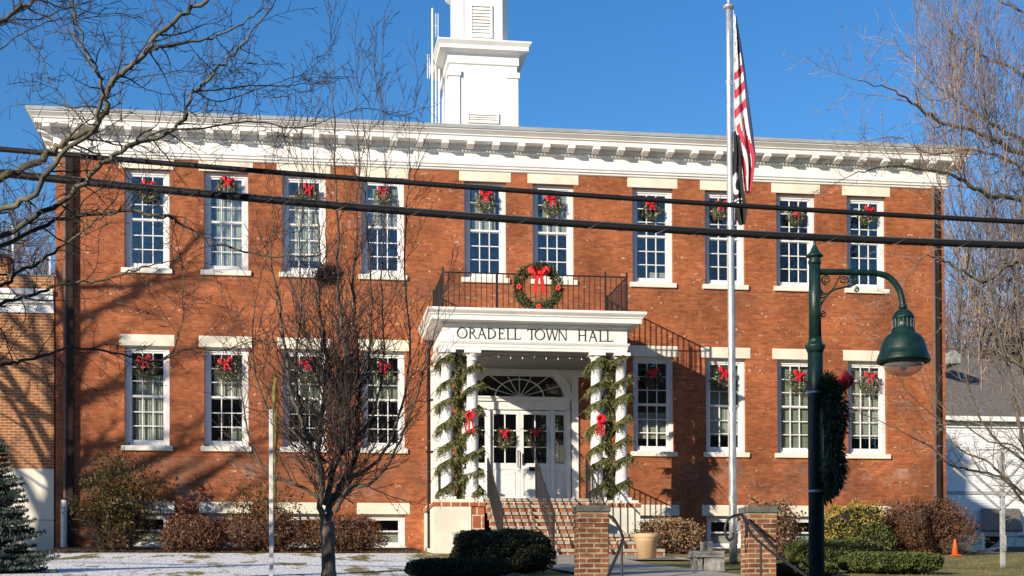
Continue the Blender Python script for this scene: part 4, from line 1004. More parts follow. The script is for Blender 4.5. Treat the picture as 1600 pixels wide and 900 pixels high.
# leafy masses ------------------------------------------------------
def leafmass(name, c, hx, hy, hz_, n, size, leaf, core, label, cat, group=None, ex=2.6, rough=.12, seed=1, twigs=0, leafdepth=.25, parts=True, twm='twig', corescale=.86, aspect=1.6, top_gap=0):
    rnd = random.Random(seed); root = empty(name, (c[0], c[1], c[2])); tag(root, label, cat, group)
    def rad(v):      # superellipsoid distance along a direction
        k = (abs(v.x/hx)**ex+abs(v.y/hy)**ex+abs(v.z/hz_)**ex)**(-1/ex); return k
    from mathutils import noise
    m = MB()
    for i in range(n):
        v = rv(rnd); v = Vector((v.x*hx, v.y*hy, v.z*hz_)).normalized(); k = rad(v)
        nn = noise.noise(v*2.3+Vector((seed, 0, 0)))*rough*2+noise.noise(v*6+Vector((0, seed, 0)))*rough
        k *= 1+nn-abs(rnd.gauss(0, leafdepth))*.6
        p = v*k
        if p.z < -hz_*.97: continue
        s = size*rnd.uniform(.6, 1.4); a = (rv(rnd)+v*.5).normalized(); b = a.cross(rv(rnd)).normalized()
        m.add([p-b*s*.5/aspect, p+a*s*.5, p+b*s*.5/aspect, p-a*s*.5], [(0, 1, 2, 3)])
    for v_ in range(len(m.v)): pass
    m.v = [(x, y, z+hz_) for x, y, z in m.v]
    m.build('foliage', leaf, root)
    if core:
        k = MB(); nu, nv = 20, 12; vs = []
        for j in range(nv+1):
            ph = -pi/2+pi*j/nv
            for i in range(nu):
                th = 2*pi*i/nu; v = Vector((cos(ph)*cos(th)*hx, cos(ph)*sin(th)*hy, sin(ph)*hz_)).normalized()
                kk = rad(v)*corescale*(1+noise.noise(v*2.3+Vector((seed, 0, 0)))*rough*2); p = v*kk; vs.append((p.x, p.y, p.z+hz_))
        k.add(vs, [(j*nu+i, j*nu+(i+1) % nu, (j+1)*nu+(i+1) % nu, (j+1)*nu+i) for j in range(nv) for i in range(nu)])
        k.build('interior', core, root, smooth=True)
    if twigs:
        t = MB(); P = dict(wander=.16, up=.03, gap=.12, ratio=.5, angle=.6, seg=.08, rs=.008, rmin=.0035)
        for i in range(twigs):
            a = rnd.uniform(0, 2*pi); e = rnd.uniform(.1, 1.5); d = Vector((cos(a)*hx*1.4*cos(e), sin(a)*hy*1.4*cos(e), hz_*2.0*sin(e)))
            L = rad(Vector((d.x, d.y, max(0, d.z-hz_))) if True else d) if False else d.length
            shoot(t, Vector((cos(a)*hx*.25, sin(a)*hy*.25, 0)), d, L*rnd.uniform(.6, .98), .010, 2, P, rnd)
        t.build('stems', twm, root)
    return root
def bush(px0, px1, pyt, Y, hy, **k):
    a = at(px0, 860, Y); b = at(px1, 860, Y); zt = at((px0+px1)/2, pyt, Y).z; cx = (a.x+b.x)/2; zb = gz(cx, Y)
    leafmass(k.pop('name'), (cx, Y, zb), (b.x-a.x)/2, hy, (zt-zb)/2, **k)
bush(122, 246, 716, -1.35, .8, name='evergreen_shrub', n=8000, size=.085, leaf='rhodo', core=None, label='tall ragged olive brown rhododendron beside the white downpipe boot', cat='shrub', ex=2.0, rough=.42, seed=3, twigs=46, leafdepth=.55, aspect=2.6)
bush(345, 468, 752, -1.5, .7, name='evergreen_shrub', n=2800, size=.085, leaf='rhodo', core=None, label='shorter olive brown rhododendron behind the brown hedge and white post', cat='shrub', ex=2.0, rough=.4, seed=4, twigs=30, leafdepth=.5, aspect=2.6)
for i, (a, b, t, lb_) in enumerate([(250, 352, 806, 'leftmost brown deciduous bush below the basement windows'), (340, 482, 800, 'middle brown deciduous bush below the basement windows'), (468, 600, 803, 'rightmost brown deciduous bush of the row behind the young tree')]):
    bush(a, b, t, -1.75, .55, name='brown_bush', n=5200, size=.05, leaf='brownleaf', core='corebrown', label=lb_, cat='shrub', group='brown bushes below the left windows', ex=2.5, rough=.13, seed=10+i, twigs=40, leafdepth=.3, corescale=.7)
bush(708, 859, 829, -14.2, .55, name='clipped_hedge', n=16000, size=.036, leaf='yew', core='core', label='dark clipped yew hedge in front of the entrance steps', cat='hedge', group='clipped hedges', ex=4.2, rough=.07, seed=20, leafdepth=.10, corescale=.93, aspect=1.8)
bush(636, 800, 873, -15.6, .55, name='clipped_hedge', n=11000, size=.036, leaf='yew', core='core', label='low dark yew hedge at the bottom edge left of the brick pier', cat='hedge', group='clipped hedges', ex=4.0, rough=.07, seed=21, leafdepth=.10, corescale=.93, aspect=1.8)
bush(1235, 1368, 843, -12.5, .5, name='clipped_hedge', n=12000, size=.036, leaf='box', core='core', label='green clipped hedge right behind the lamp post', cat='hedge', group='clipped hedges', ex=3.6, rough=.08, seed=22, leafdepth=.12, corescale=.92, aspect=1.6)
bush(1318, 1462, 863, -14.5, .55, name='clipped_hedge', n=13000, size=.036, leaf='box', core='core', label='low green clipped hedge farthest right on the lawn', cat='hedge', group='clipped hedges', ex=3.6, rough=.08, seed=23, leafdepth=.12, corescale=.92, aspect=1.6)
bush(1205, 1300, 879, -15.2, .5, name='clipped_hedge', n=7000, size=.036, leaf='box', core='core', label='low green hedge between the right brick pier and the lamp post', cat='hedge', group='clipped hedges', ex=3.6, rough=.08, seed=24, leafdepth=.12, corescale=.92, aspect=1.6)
bush(988, 1096, 809, -2.6, .6, name='brown_bush', n=5200, size=.05, leaf='brownleaf2', core='corebrown', label='brown leafy bush behind the tan planter', cat='shrub', ex=2.3, rough=.16, seed=30, twigs=60, leafdepth=.35, corescale=.72, twm='twig_red')
bush(1168, 1246, 779, -7.5, .45, name='climbing_shrub', n=5200, size=.055, leaf='brownleaf2', core=None, label='tan dried climbing shrub spilling out behind the right brick pier', cat='shrub', ex=2.6, rough=.25, seed=31, twigs=50, leafdepth=.35, twm='twig_red')
bush(1286, 1376, 789, -3.4, .55, name='golden_bush', n=7500, size=.05, leaf='yellowleaf', core='core', label='golden green clipped bush below the ninth window', cat='shrub', ex=3.0, rough=.2, seed=32, twigs=12, leafdepth=.2, corescale=.86)
bush(1330, 1396, 812, -3.9, .4, name='sparse_bush', n=1500, size=.06, leaf='box', core=None, label='sparse green bush with open stems between the golden bush and the russet bush', cat='shrub', ex=2, rough=.35, seed=34, twigs=26, leafdepth=.5)
bush(1374, 1516, 781, -3.0, .9, name='russet_bush', n=11000, size=.05, leaf='brownleaf', core='corebrown', label='big rounded russet bush at the right corner of the town hall', cat='shrub', ex=2.7, rough=.13, seed=33, twigs=120, leafdepth=.3, corescale=.74, twm='twig_red')

# blue spruce in the lower left corner
def spruce():
    rnd = random.Random(9); Y = -14.0; X = at(-22, 860, Y).x; zb = gz(X, Y); H = at(-22, 655, Y).z-zb; R = at(84, 880, Y).x-X
    root = empty('spruce_tree', (X, Y, zb)); tag(root, 'small blue grey spruce in the lower left corner', 'tree')
    m = MB(); m.tube([(0, 0, 0), (0, 0, H)], [.06, .01], 6); m.build('trunk', 'bark', root)
    m = MB(); s = MB(); z = .05
    while z < H-.06:
        t = z/H; L = R*(1-t)**.85*rnd.uniform(.85, 1.1)+.05; nb = int(7+9*(1-t))
        for k in range(nb):
            a = 2*pi*k/nb+rnd.uniform(-.3, .3); d = Vector((cos(a), sin(a), -.12)); p = Vector((0, 0, z+rnd.uniform(-.06, .06))); n = max(4, int(L/.05)); L *= rnd.uniform(.72, 1.1)
            pts = [p+d*L*i/n+Vector((0, 0, .16*L*(i/n)**2-.02)) for i in range(n+1)]
            s.tube(pts, [.01*(1-.8*i/n) for i in range(n+1)], 3, cap=False)
            for i in range(1, n+1):
                side = Vector((-sin(a), cos(a), 0)); w = .42*L*(1-i/n)+.05
                for sg in (-1, 1):
                    q = pts[i]; e = q+(side*sg*.9+d*.6).normalized()*w*rnd.uniform(.6, 1.05)+Vector((0, 0, -.02))
                    nn = max(2, int((e-q).length/.022))
                    for j in range(nn):
                        c = q.lerp(e, j/nn)
                        for _ in range(4):
                            v = (rv(rnd)+Vector((0, 0, .35))).normalized()*.045; u = v.cross(rv(rnd)).normalized()*.009
                            m.add([c-u, c+u, c+v+u*.3, c+v-u*.3], [(0, 1, 2, 3)])
        z += .065*rnd.uniform(.8, 1.2)
    m.build('foliage', 'spruce', root); s.build('branches', 'twig', root)
spruce()

# grass tufts and fallen leaves
rnd = random.Random(55); m = MB()
for k in range(15000):
    y = rnd.uniform(-16.4, -2.3); x = rnd.uniform(-9.5, 9.5)
    if -1.9 < x < 2.2: continue
    z = gz(x, y); h = rnd.uniform(.02, .055) if x > 0 else rnd.uniform(.01, .03); a = rnd.uniform(0, pi); w = .004
    m.add([(x-w*cos(a), y-w*sin(a), z-.005), (x+w*cos(a), y+w*sin(a), z-.005), (x+rnd.uniform(-.02, .02), y+rnd.uniform(-.02, .02), z+h)], [(0, 1, 2)])
gm = pm('winter_grass', (.15, .13, .04), .9, .3, 2, c2=(.28, .23, .09))
tag(m.build('grass', gm), 'short yellowing winter grass', 'grass', kind='stuff')
m = MB()
for k in range(4200):
    x = rnd.uniform(-10.5, 10.5); y = -abs(rnd.gauss(1.9, .6)) if rnd.random() < .8 else rnd.uniform(-9, -2)
    if -2.6 < x < 2.7 or y > -.2: continue
    z = max(gz(x, y), 1.40+.062*y)+.03; a = rv(rnd)*.035; b = rv(rnd)*.03; p = Vector((x, y, z)); a.z = abs(a.z)*.5; b.z = abs(b.z)*.4
    m.add([p, p+a, p+a+b, p+b], [(0, 1, 2, 3)])
tag(m.build('fallen_leaves', 'brownleaf'), 'brown fallen leaves along the planting beds', 'leaves', kind='stuff')

# ================================================================== Christmas greenery
def bow_mb(s, big=False):
    m = MB()
    def loop(sx, ang):
        n = 10; pts = []
        for i in range(n+1):
            t = i/n; r = s*1.0*sin(pi*t); pts.append(Vector((sx*s*(.06+1.0*t if t < .5 else 1.06-1.0*t+0.0)*1.0, -s*(.12+.30*(1-abs(2*t-1))), s*(.28*sin(2*pi*t)*1.0+.15*(1-abs(2*t-1))))))
        for i in range(n):
            a, b = pts[i], pts[i+1]; w = Vector((0, s*.0, 0))+Vector((0, -s*.22, 0)); h = Vector((0, s*.22, 0))
            wv = Vector((0, 0, s*.26))
            m.add([a+h-wv*.6, b+h-wv*.6, b+w+wv*.6, a+w+wv*.6], [(0, 1, 2, 3)])
    for sx in (-1, 1):
        loop(sx, 0)
        # puffed loop
        vs = []; nu, nv = 8, 6
        for j in range(nv+1):
            ph = -pi/2+pi*j/nv
            for i in range(nu):
                th = 2*pi*i/nu; vs.append((sx*s*.55+s*.5*cos(ph)*cos(th), -s*.2+s*.2*cos(ph)*sin(th)*1.0, s*.18+s*(.30+.1*cos(th)*sx)*sin(ph)+s*.12*cos(th)*sx))
        m.add(vs, [(j*nu+i, j*nu+(i+1) % nu, (j+1)*nu+(i+1) % nu, (j+1)*nu+i) for j in range(nv) for i in range(nu)])
        # tails
        L = 1.75 if big else 1.15; x0 = 0; pts = [(x0, -.2*s, 0), (sx*s*.22, -.33*s, -s*.45), (sx*s*.34, -.28*s, -s*L*.8), (sx*s*.42, -.36*s, -s*L)]
        for (a, b) in zip(pts[:-1], pts[1:]):
            w = s*(.17 if big else .14); m.add([(a[0]-w, a[1], a[2]), (a[0]+w, a[1], a[2]), (b[0]+w*1.1, b[1], b[2]), (b[0]-w*1.1, b[1], b[2])], [(0, 1, 2, 3)])
    m.box(-s*.14, s*.14, -s*.42, -s*.1, -s*.1, s*.2)
    return m
def wreath(name, R, r, n, size, leaf, bow, bowmat, seed, berries=12, clusters=(), big=False, hook=False, bow_at=.75, parent_rot=None):
    rnd = random.Random(seed); root = empty(name); m = MB()
    for i in range(n):
        t = rnd.uniform(0, 2*pi); ph = rnd.uniform(0, 2*pi); rr = r*sqrt(rnd.uniform(.1, 1))*(1+.25*sin(5*t+seed))
        c = Vector(((R+rr*cos(ph))*cos(t), -abs(rr)*sin(ph)*.8 if sin(ph) > 0 else rr*.3, (R+rr*cos(ph))*sin(t)))
        out = Vector((cos(t), 0, sin(t)))*cos(ph)*.8+Vector((0, -1, 0))*.5*max(0, sin(ph))+Vector((-sin(t), 0, cos(t)))*.7
        d = (out+rv(rnd)*.6).normalized()*size*rnd.uniform(.6, 1.3); u = d.cross(rv(rnd)).normalized()*size*.13
        m.add([c-u, c+u, c+d+u*.4, c+d-u*.4], [(0, 1, 2, 3)])
    m.build('greenery', leaf, root)
    if berries:
        m = MB()
        for i in range(berries):
            t = rnd.uniform(0, 2*pi); c = Vector((R*cos(t)*rnd.uniform(.9, 1.1), -r*.9, R*sin(t)*rnd.uniform(.9, 1.1))); q = r*.22
            m.lathe([(.001, -q), (q*.8, -q*.5), (q, 0), (q*.8, q*.5), (.001, q)], c, 6)
        m.build('cones', 'white_ball', root)
    for (cx_, cz_) in clusters:
        m = MB()
        for i in range(5):
            a = 2*pi*i/5; q = r*.42; c = Vector((cx_+cos(a)*q*1.1, -r*1.1, cz_+sin(a)*q*1.1))
            m.lathe([(.001, -q), (q*.8, -q*.5), (q, 0), (q*.8, q*.5), (.001, q)], c, 8)
        m.build('berry_cluster', 'red_l', root, smooth=True)
    b = bow_mb(bow, big).build('bow', bowmat, root, smooth=False); b.location = (0, -r*.9, R*bow_at)
    if hook:
        m = MB(); m.tube([(0, -.01, R+r*.5), (0, -.01, R+r+.14)], .006, 4); m.build('hanger', 'iron', root)
    return root
ORD = ['first', 'second', 'third', 'fourth', 'fifth', 'sixth', 'seventh', 'eighth', 'ninth', 'tenth']
wp = [wreath('wreath', .165, .062, 700, .06, 'wreath', .14, 'red', 60+i, hook=True) for i in range(3)]
used = [False]*3
UWp = [(231, 299), (354, 293), (480, 304), (599, 307), (758, 315), (863, 321), (1018, 328), (1125, 329), (1243, 338), (1355, 337)]
LWp = [(228, 574), (355, 577), (481, 578), (598, 581), None, None, (1020, 591), (1129, 592), (1244, 595), (1357, 598)]
k = 0
for fl, lst in (('upper', UWp), ('lower', LWp)):
    for i, p in enumerate(lst):
        if p is None: continue
        q = k % 3; o = wp[q] if not used[q] else copy_tree(wp[q]); used[q] = True; k += 1
        o.location = at(p[0], p[1], .03); sc = (1.04 if fl == 'upper' else 1.16)*RN.uniform(.92, 1.1); o.scale = (sc, sc, sc); o.rotation_euler = (0, RN.uniform(-.3, .3), 0)
        j = i if fl == 'upper' else (i if i < 4 else i-2)
        tag(o, f'green wreath with red bow hanging in the {ORD[j]} {fl} floor window from the left', 'wreath', 'wreaths hanging in the windows')
for i, (p, t) in enumerate((((788, 685), 'green wreath with red bow on the sunlit left entrance door'), ((836, 684), 'shaded wreath with red bow on the right entrance door'))):
    o = wreath('wreath', .17, .07, 700, .065, 'wreath', .115, 'red', 80+i); o.location = at(p[0], p[1], -.02); tag(o, t, 'wreath', 'wreaths on the entrance doors')
o = wreath('large_wreath', .46, .085, 3000, .085, 'wreath', .25, 'red_l', 90, berries=0, clusters=[(-.45, -.02), (.45, -.02), (0, -.46)], big=True, bow_at=.62)
o.location = at(841, 449, PF-.2); tag(o, 'large green wreath with big red bow hung on the portico balcony railing', 'wreath')

def garland(x, y, seed, label):
    rnd = random.Random(seed); root = empty('garland', (x, y, cz0)); tag(root, label, 'garland', 'evergreen garlands wound round the columns')
    m = MB(); st_ = MB(); H = za-.1-cz0; n = 150; turns = 6.9; ph0 = rnd.uniform(0, 6)
    P_ = []
    for i in range(n+1):
        t = i/n; a = ph0+turns*2*pi*t+.5*sin(t*17+ph0)+.3*sin(t*41); r = .175+.03*sin(t*29+ph0); P_.append(Vector((cos(a)*r, sin(a)*r, .12+H*t-.06)))
    st_.tube(P_, .012, 4)
    def frond(p, d, L, k=8):
        for j in range(k):
            c = p+d*L*j/k+Vector((0, 0, -.45*L*(j/k)**2)); w = .050*(1.2-j/k)
            for sg in (-1, 1):
                s_d = d.cross(Vector((0, 0, 1)) if abs(d.z) < .9 else Vector((1, 0, 0))).normalized()*sg
                e = (s_d*.7+d*.6+rv(rnd)*.4+Vector((0, 0, -.35))).normalized()*w*rnd.uniform(1.0, 1.9); u = e.cross(rv(rnd)).normalized()*.011
                m.add([c-u, c+u, c+e+u*.4, c+e-u*.4], [(0, 1, 2, 3)])
    for i in range(n):
        p = P_[i]; o_ = Vector((p.x, p.y, 0)).normalized(); tn = (P_[i+1]-P_[i]).normalized()
        for _ in range(4 if rnd.random() < .8 else 2):
            d = (o_*rnd.uniform(.1, .75)+tn*rnd.choice((-1, 1))*rnd.uniform(.2, 1)+rv(rnd)*.35+Vector((0, 0, -.75))).normalized(); frond(p, d, rnd.uniform(.10, .25))
        if rnd.random() < .30: frond(p, (o_*.8+rv(rnd)*.4+Vector((0, 0, -.5))).normalized(), rnd.uniform(.25, .46), 11)
    m.build('greenery', 'needle', root); st_.build('rope', 'twig', root)
for i, x in enumerate(colx): garland(x, PF, 100+i, f'evergreen garland spiralling round the {["leftmost", "second", "third", "rightmost"][i]} entrance column')
def hanging(x, seed, label):
    rnd = random.Random(seed); root = empty('hanging_garland', (x, PF+.02, cz0)); tag(root, label, 'garland', 'hanging garlands between the paired columns')
    m = MB(); st_ = MB(); H = za-.1-cz0; n = 120; P_ = [Vector((.05*sin(i*.21+seed), .03*cos(i*.3), .1+H*i/n-.05)) for i in range(n+1)]; st_.tube(P_, .012, 4)
    for i in range(n):
        for _ in range(3):
            p = P_[i]; a = rnd.uniform(0, 2*pi); d = Vector((cos(a)*rnd.uniform(.2, .9), sin(a)*.5, -.8)).normalized(); L = rnd.uniform(.12, .34)
            for j in range(8):
                c = p+d*L*j/8; w = .05*(1.2-j/8)
                for sg in (-1, 1):
                    s_d = d.cross(Vector((0, 1, 0))).normalized()*sg; e = (s_d*.6+d*.8+rv(rnd)*.4).normalized()*w*rnd.uniform(1, 1.9); u = e.cross(rv(rnd)).normalized()*.012
                    m.add([c-u, c+u, c+e+u*.4, c+e-u*.4], [(0, 1, 2, 3)])
    m.build('greenery', 'needle', root); st_.build('rope', 'twig', root)
hanging(-1.75, 5, 'evergreen garland hanging between the left pair of entrance columns'); hanging(1.70, 6, 'evergreen garland hanging between the right pair of entrance columns')
for p, t, sd in (((734, 650), 'red ribbon bow tied to the second entrance column', 1), ((938, 655), 'red ribbon bow tied to the third entrance column', 2)):
    o = empty('column_bow'); rnd = random.Random(sd); m = MB()
    for k in range(11):
        a = 2*pi*k/11; R_ = .105; c = Vector((cos(a)*R_*.7, -.03, sin(a)*R_*.6)); ax_ = Vector((cos(a), -.4+rnd.uniform(-.3, .3), sin(a))).normalized(); sd_ = ax_.cross(Vector((0, 1, 0))).normalized()*.035
        pts = [Vector((0, 0, 0)), c+Vector((0, -.07, 0)), c*1.5+Vector((0, -.05, 0)), c*1.2+Vector((0, .02, 0)), Vector((0, .01, 0))]
        for a_, b_ in zip(pts[:-1], pts[1:]): m.add([a_-sd_, a_+sd_, b_+sd_, b_-sd_], [(0, 1, 2, 3)])
    m.build('loops', 'red', o); m = MB()
    for sx in (-1, -.2, .8):
        pts = [(0, -.02, 0), (sx*.05, -.06, -.12), (sx*.10, -.04, -.26), (sx*.08, -.05, -.38)]
        for a_, b_ in zip(pts[:-1], pts[1:]): m.add([(a_[0]-.022, a_[1], a_[2]), (a_[0]+.022, a_[1], a_[2]), (b_[0]+.022, b_[1], b_[2]), (b_[0]-.022, b_[1], b_[2])], [(0, 1, 2, 3)])
    m.build('ribbon_tails', 'red', o); o.location = at(p[0], p[1], PF-.24); tag(o, t, 'bow', 'red bows on the entrance columns')
# string of lights under the portico beam
o = empty('light_string', (0, FY+.22, za-.04)); m = MB(); pts = []
for i in range(41):
    t = i/40; pts.append(Vector((-1.75+3.5*t, 0, -.02-.05*abs(sin(t*pi*4)))))
m.tube(pts, .006, 4); m.build('wire', 'iron', o)
for i in range(13):
    b = MB(); b.lathe([(.006, 0), (.008, -.015), (.011, -.02), (.014, -.035), (.010, -.05), (.002, -.055)], n=8); b.build('bulb', 'bulb', o, smooth=True, loc=(-1.65+i*.275, 0, -.03-.04*abs(sin((i*.275+.1)/3.5*pi*4))))
tag(o, 'string of small white bulbs hanging under the portico beam', 'light string')

# ================================================================== street furniture
LY = -22.4
def lamp():
    base = at(1276, 880, LY); T = Vector((base.x, LY, -1.445)); root = empty('street_lamp', T); tag(root, 'dark green ornamental street lamp with bell shade on a scrolled arm', 'street lamp')
    lp = lambda px, py, dy=0: at(px, py, LY+dy)-T
    Z = lambda py: at(1274, py, LY).z-T.z
    tx = (lp(1273, 390).x)
    k = 13.0/2300
    m = MB(); n = 24
    zb = Z(548)
    m.lathe([(.19, 0), (.19, .06), (.17, .12), (.13, .20), (.12, .45), (.135, .5), (.10, .56), (.082, .60)], (0, 0, 0), n)
    m.lathe([(13*k, .58), (12.6*k, zb-.35), (12.2*k, zb-.02)], (0, 0, 0), 32, flute=.07)
    m.lathe([(12.4*k, zb-.02), (14*k, zb+.0), (16.8*k, zb+.035), (16.8*k, zb+.05), (13*k, zb+.055), (11*k, zb+.09), (10.6*k, zb+.12)], (0, 0, 0), n)
    m.lathe([(10.2*k, zb+.1), (9.4*k, Z(412))], (0, 0, 0), n)
    m.build('post', 'lampg', root, smooth=True)
    m = MB(); m.lathe([(9.4*k, Z(414)), (10.8*k, Z(411)), (10.8*k, Z(408)), (9.2*k, Z(406)), (9.2*k, Z(404)), (11*k, Z(402)), (14.5*k, Z(401)), (14*k, Z(399.5)), (8*k, Z(394)), (4.5*k, Z(387)), (1.8*k, Z(381)), (2.6*k, Z(379)), (1.6*k, Z(377)), (.3*k, Z(375.5))], (0, 0, 0), n)
    m.build('finial', 'lampg', root, smooth=True)
    m = MB(); c = catmull([lp(1274, 425), lp(1310, 425), lp(1350, 426), lp(1372, 427.5), lp(1390, 434), (lp(1403, 449)), lp(1409, 466), lp(1411, 482)], 5); m.tube(c, 5.2*k, 12); m.tube([lp(1411, 477), lp(1411, 482)], 7*k, 12); m.build('arm', 'lampg', root, smooth=True)
    # scrolls
    m = MB()
    def spiral(cx_, cy_, r, a0, turns, out=None, sgn=1, w=2.0):
        pts = []
        for i in range(26):
            t = i/25; a = a0+sgn*turns*2*pi*t; rr = r*(.18+.82*t); pts.append(lp(cx_+rr*cos(a), cy_-rr*sin(a)))
        if out: pts += [lp(*q) for q in out]
        m.tube(pts, w*k*.62, 6)
    spiral(1291, 437, 8, 0, 1.75, sgn=1); spiral(1318, 438, 7, pi, 1.6, sgn=-1); spiral(1333, 437, 6.5, 0, 1.6, sgn=1); spiral(1284, 462, 5, 0, 1.3); spiral(1338, 452.5, 4.5, 0, 1.3); spiral(1286, 491.5, 5, 0, 1.3)
    m.tube(catmull([lp(1281, 489), lp(1283, 476), lp(1292, 462), (lp(1303, 453)), lp(1318, 449), lp(1334, 445), lp(1341, 440)], 5), 1.7*k, 6)
    m.tube(catmull([lp(1281, 446), lp(1284, 456), lp(1292, 459), lp(1301, 452), lp(1307, 441), lp(1313, 431)], 5), 1.4*k, 6)
    m.build('scroll_bracket', 'lampg', root, smooth=True)
    hx = lp(1411, 482).x
    H = lambda py: at(1411, py, LY).z-T.z
    m = MB(); m.lathe([(6*k, H(483)), (10*k, H(485)), (15*k, H(490)), (17.5*k, H(495)), (18.5*k, H(496)), (18.5*k, H(497.5)), (17*k, H(498)), (17*k, H(514)), (19*k, H(515)), (19.5*k, H(520)), (23*k, H(522)), (29*k, H(526)), (34.5*k, H(534)), (38*k, H(546)), (39.5*k, H(553)), (41*k, H(554)), (41.5*k, H(557)), (43.5*k, H(561)), (44*k, H(564)), (42*k, H(567)), (38*k, H(568)), (37*k, H(565)), (35*k, H(548)), (20*k, H(530))], (hx, 0, 0), 40)
    sh = m.build('shade', 'lampg', root, smooth=True)
    m = MB()
    for i in range(16):
        a = 2*pi*i/16; x, y = hx+17.4*k*cos(a), 17.4*k*sin(a); m.tube([(x, y, H(513)), (x, y, H(499))], 1.0*k, 4)
    m.build('rib_collar', 'lampg', sh)
    gmat = glass_mat('lamp_globe', refl=.10); gmat.node_tree.nodes['Transparent BSDF'].inputs[0].default_value = (.98, .94, .90, 1)
    gd = gmat.node_tree.nodes.new('ShaderNodeBsdfDiffuse'); gd.inputs[0].default_value = (.8, .7, .62, 1); gx = gmat.node_tree.nodes.new('ShaderNodeMixShader'); gx.inputs[0].default_value = .22
    go = gmat.node_tree.nodes['Material Output']; gs = go.inputs[0].links[0].from_socket; gmat.node_tree.links.new(gs, gx.inputs[1]); gmat.node_tree.links.new(gd.outputs[0], gx.inputs[2]); gmat.node_tree.links.new(gx.outputs[0], go.inputs[0])
    m = MB(); m.lathe([(33*k, H(567)), (33*k, H(570)), (31*k, H(576)), (24*k, H(583)), (13*k, H(587)), (1*k, H(588.5))], (hx, 0, 0), 32); m.build('globe', gmat, root, smooth=True)
    m = MB(); m.lathe([(3*k, H(563)), (7*k, H(566)), (9*k, H(572)), (5*k, H(578)), (.5*k, H(580))], (hx, 0, 0), 16); m.build('bulb', 'bulb', root, smooth=True)
    m = MB()
    for py in (614, 768):
        m.lathe([(13.6*k, Z(py)-.012), (13.9*k, Z(py)), (13.6*k, Z(py)+.012)], (0, 0, 0), 24)
    m.build('clamp', 'steel', root, smooth=True)
    # lamp wreath: seen edge on
    w = wreath('lamp_wreath', .44, .14, 9000, .06, 'wreath_d', .20, 'red', 95, berries=0, big=False, bow_at=1.10)
    w.rotation_euler = (0, 0, radians(78)); w.location = at(1290, 686, LY+.0); tag(w, 'dark thick wreath seen edge on, strapped to the street lamp post', 'wreath')
lamp()

# flagpole and flags
PY = -9.5; pb = at(1146, 880, PY)
o = empty('flagpole', (pb.x, PY, gz(pb.x, PY))); tag(o, 'tall aluminium flagpole in front of the eighth window', 'flagpole')
ptop = at(1138.5, 12, PY); gl_ = o.location
m = MB(); n = 14
pts = [(0, 0, 0)] + [tuple(Vector((0, 0, 0)).lerp(ptop-gl_, i/n)) for i in range(1, n+1)]
m.tube(pts, [.075*(1-.35*i/n) for i in range(n+1)], 16); m.build('pole', 'steel', o, smooth=True)
m = MB(); m.lathe([(.085, -.02), (.10, 0), (.10, .03), (.04, .07), (.02, .12), (.05, .15), (.06, .19), (.03, .25), (.003, .26)], tuple(ptop-gl_), 16); m.build('truck', 'steel', o, smooth=True)
m = MB(); m.tube([ptop-gl_+Vector((.09, -.02, 0)), at(1150, 835, PY)-gl_], .005, 4)
for py in (130, 350, 640, 780):
    q = at(1138.5+(1146-1138.5)*(py/880), py, PY)-gl_; m.tube([q+Vector((0, 0, -.05)), q+Vector((0, 0, .05))], .085*(1-.3*(880-py)/880)*.98, 14)
m.build('halyard', 'steel', o)
def drape(name, L, Rr, cells, label, matlist, colour, Yc, amp=.07):
    # cloth hanging between a left edge and a right edge polyline (pixels), with vertical folds
    root = None; m = MB(); nv = 90; nu = 26; Lp = catmull([(a, b, 0) for a, b in L], 12); Rp = catmull([(a, b, 0) for a, b in Rr], 12)
    def ev(P_, t): f = t*(len(P_)-1); i = min(int(f), len(P_)-2); return P_[i].lerp(P_[i+1], f-i)
    c0_ = at(L[0][0], L[0][1], Yc); grid = []
    for j in range(nv+1):
        t = j/nv; a = ev(Lp, t); b = ev(Rp, t); row = []
        for i in range(nu+1):
            s = i/nu; p = a.lerp(b, s); w = at(p.x, p.y, Yc)
            y = amp*sin(s*pi*3.2+t*3.0)*min(1, .35+t)+.03*sin(s*11+t*9)
            row.append(w+Vector((0, y, 0))-c0_)
        grid.append(row)
    vs = [q for r_ in grid for q in r_]
    b0 = len(m.v); m.v += [tuple(v) for v in vs]
    for j in range(nv):
        for i in range(nu):
            m.mi = colour((i+.5)/nu, (j+.5)/nv); m.f.append((j*(nu+1)+i, j*(nu+1)+i+1, (j+1)*(nu+1)+i+1, (j+1)*(nu+1)+i)); m.m.append(m.mi)
    ob = m.build(name, matlist, None, smooth=True, loc=c0_)
    sm = ob.modifiers.new('thickness', 'SOLIDIFY'); sm.thickness = .006
    tag(ob, label, 'flag'); return ob
def us(s, t):
    if s > .86 and t < .80: return 2
    if t < .20: return 2 if t > .10 and s > .45 else (1 if (int(s*9)+int(t*60)) % 3 else 3)
    if t < .52: return int((t-.20-.03*s)/.045) % 2
    u = s*3.6 - (t-.52)*1.3 + .25*sin(t*14); return int(u*1.5+8) % 2
drape('national_flag', [(1146, 24), (1147, 90), (1148, 140), (1148, 195), (1155, 230), (1162, 262), (1165, 300)], [(1149, 24), (1157, 70), (1164, 115), (1170, 165), (1175, 215), (1179, 250), (1172, 304)], None,
      'red and white striped flag with dark blue canton hanging limp from the flagpole', ['fl_white', 'fl_red', 'fl_blue', 'post_g'], lambda s, t: {0: 0, 1: 1, 2: 2, 3: 3}[us(s, t) if us(s, t) != 1 or t >= .20 else 0], PY)
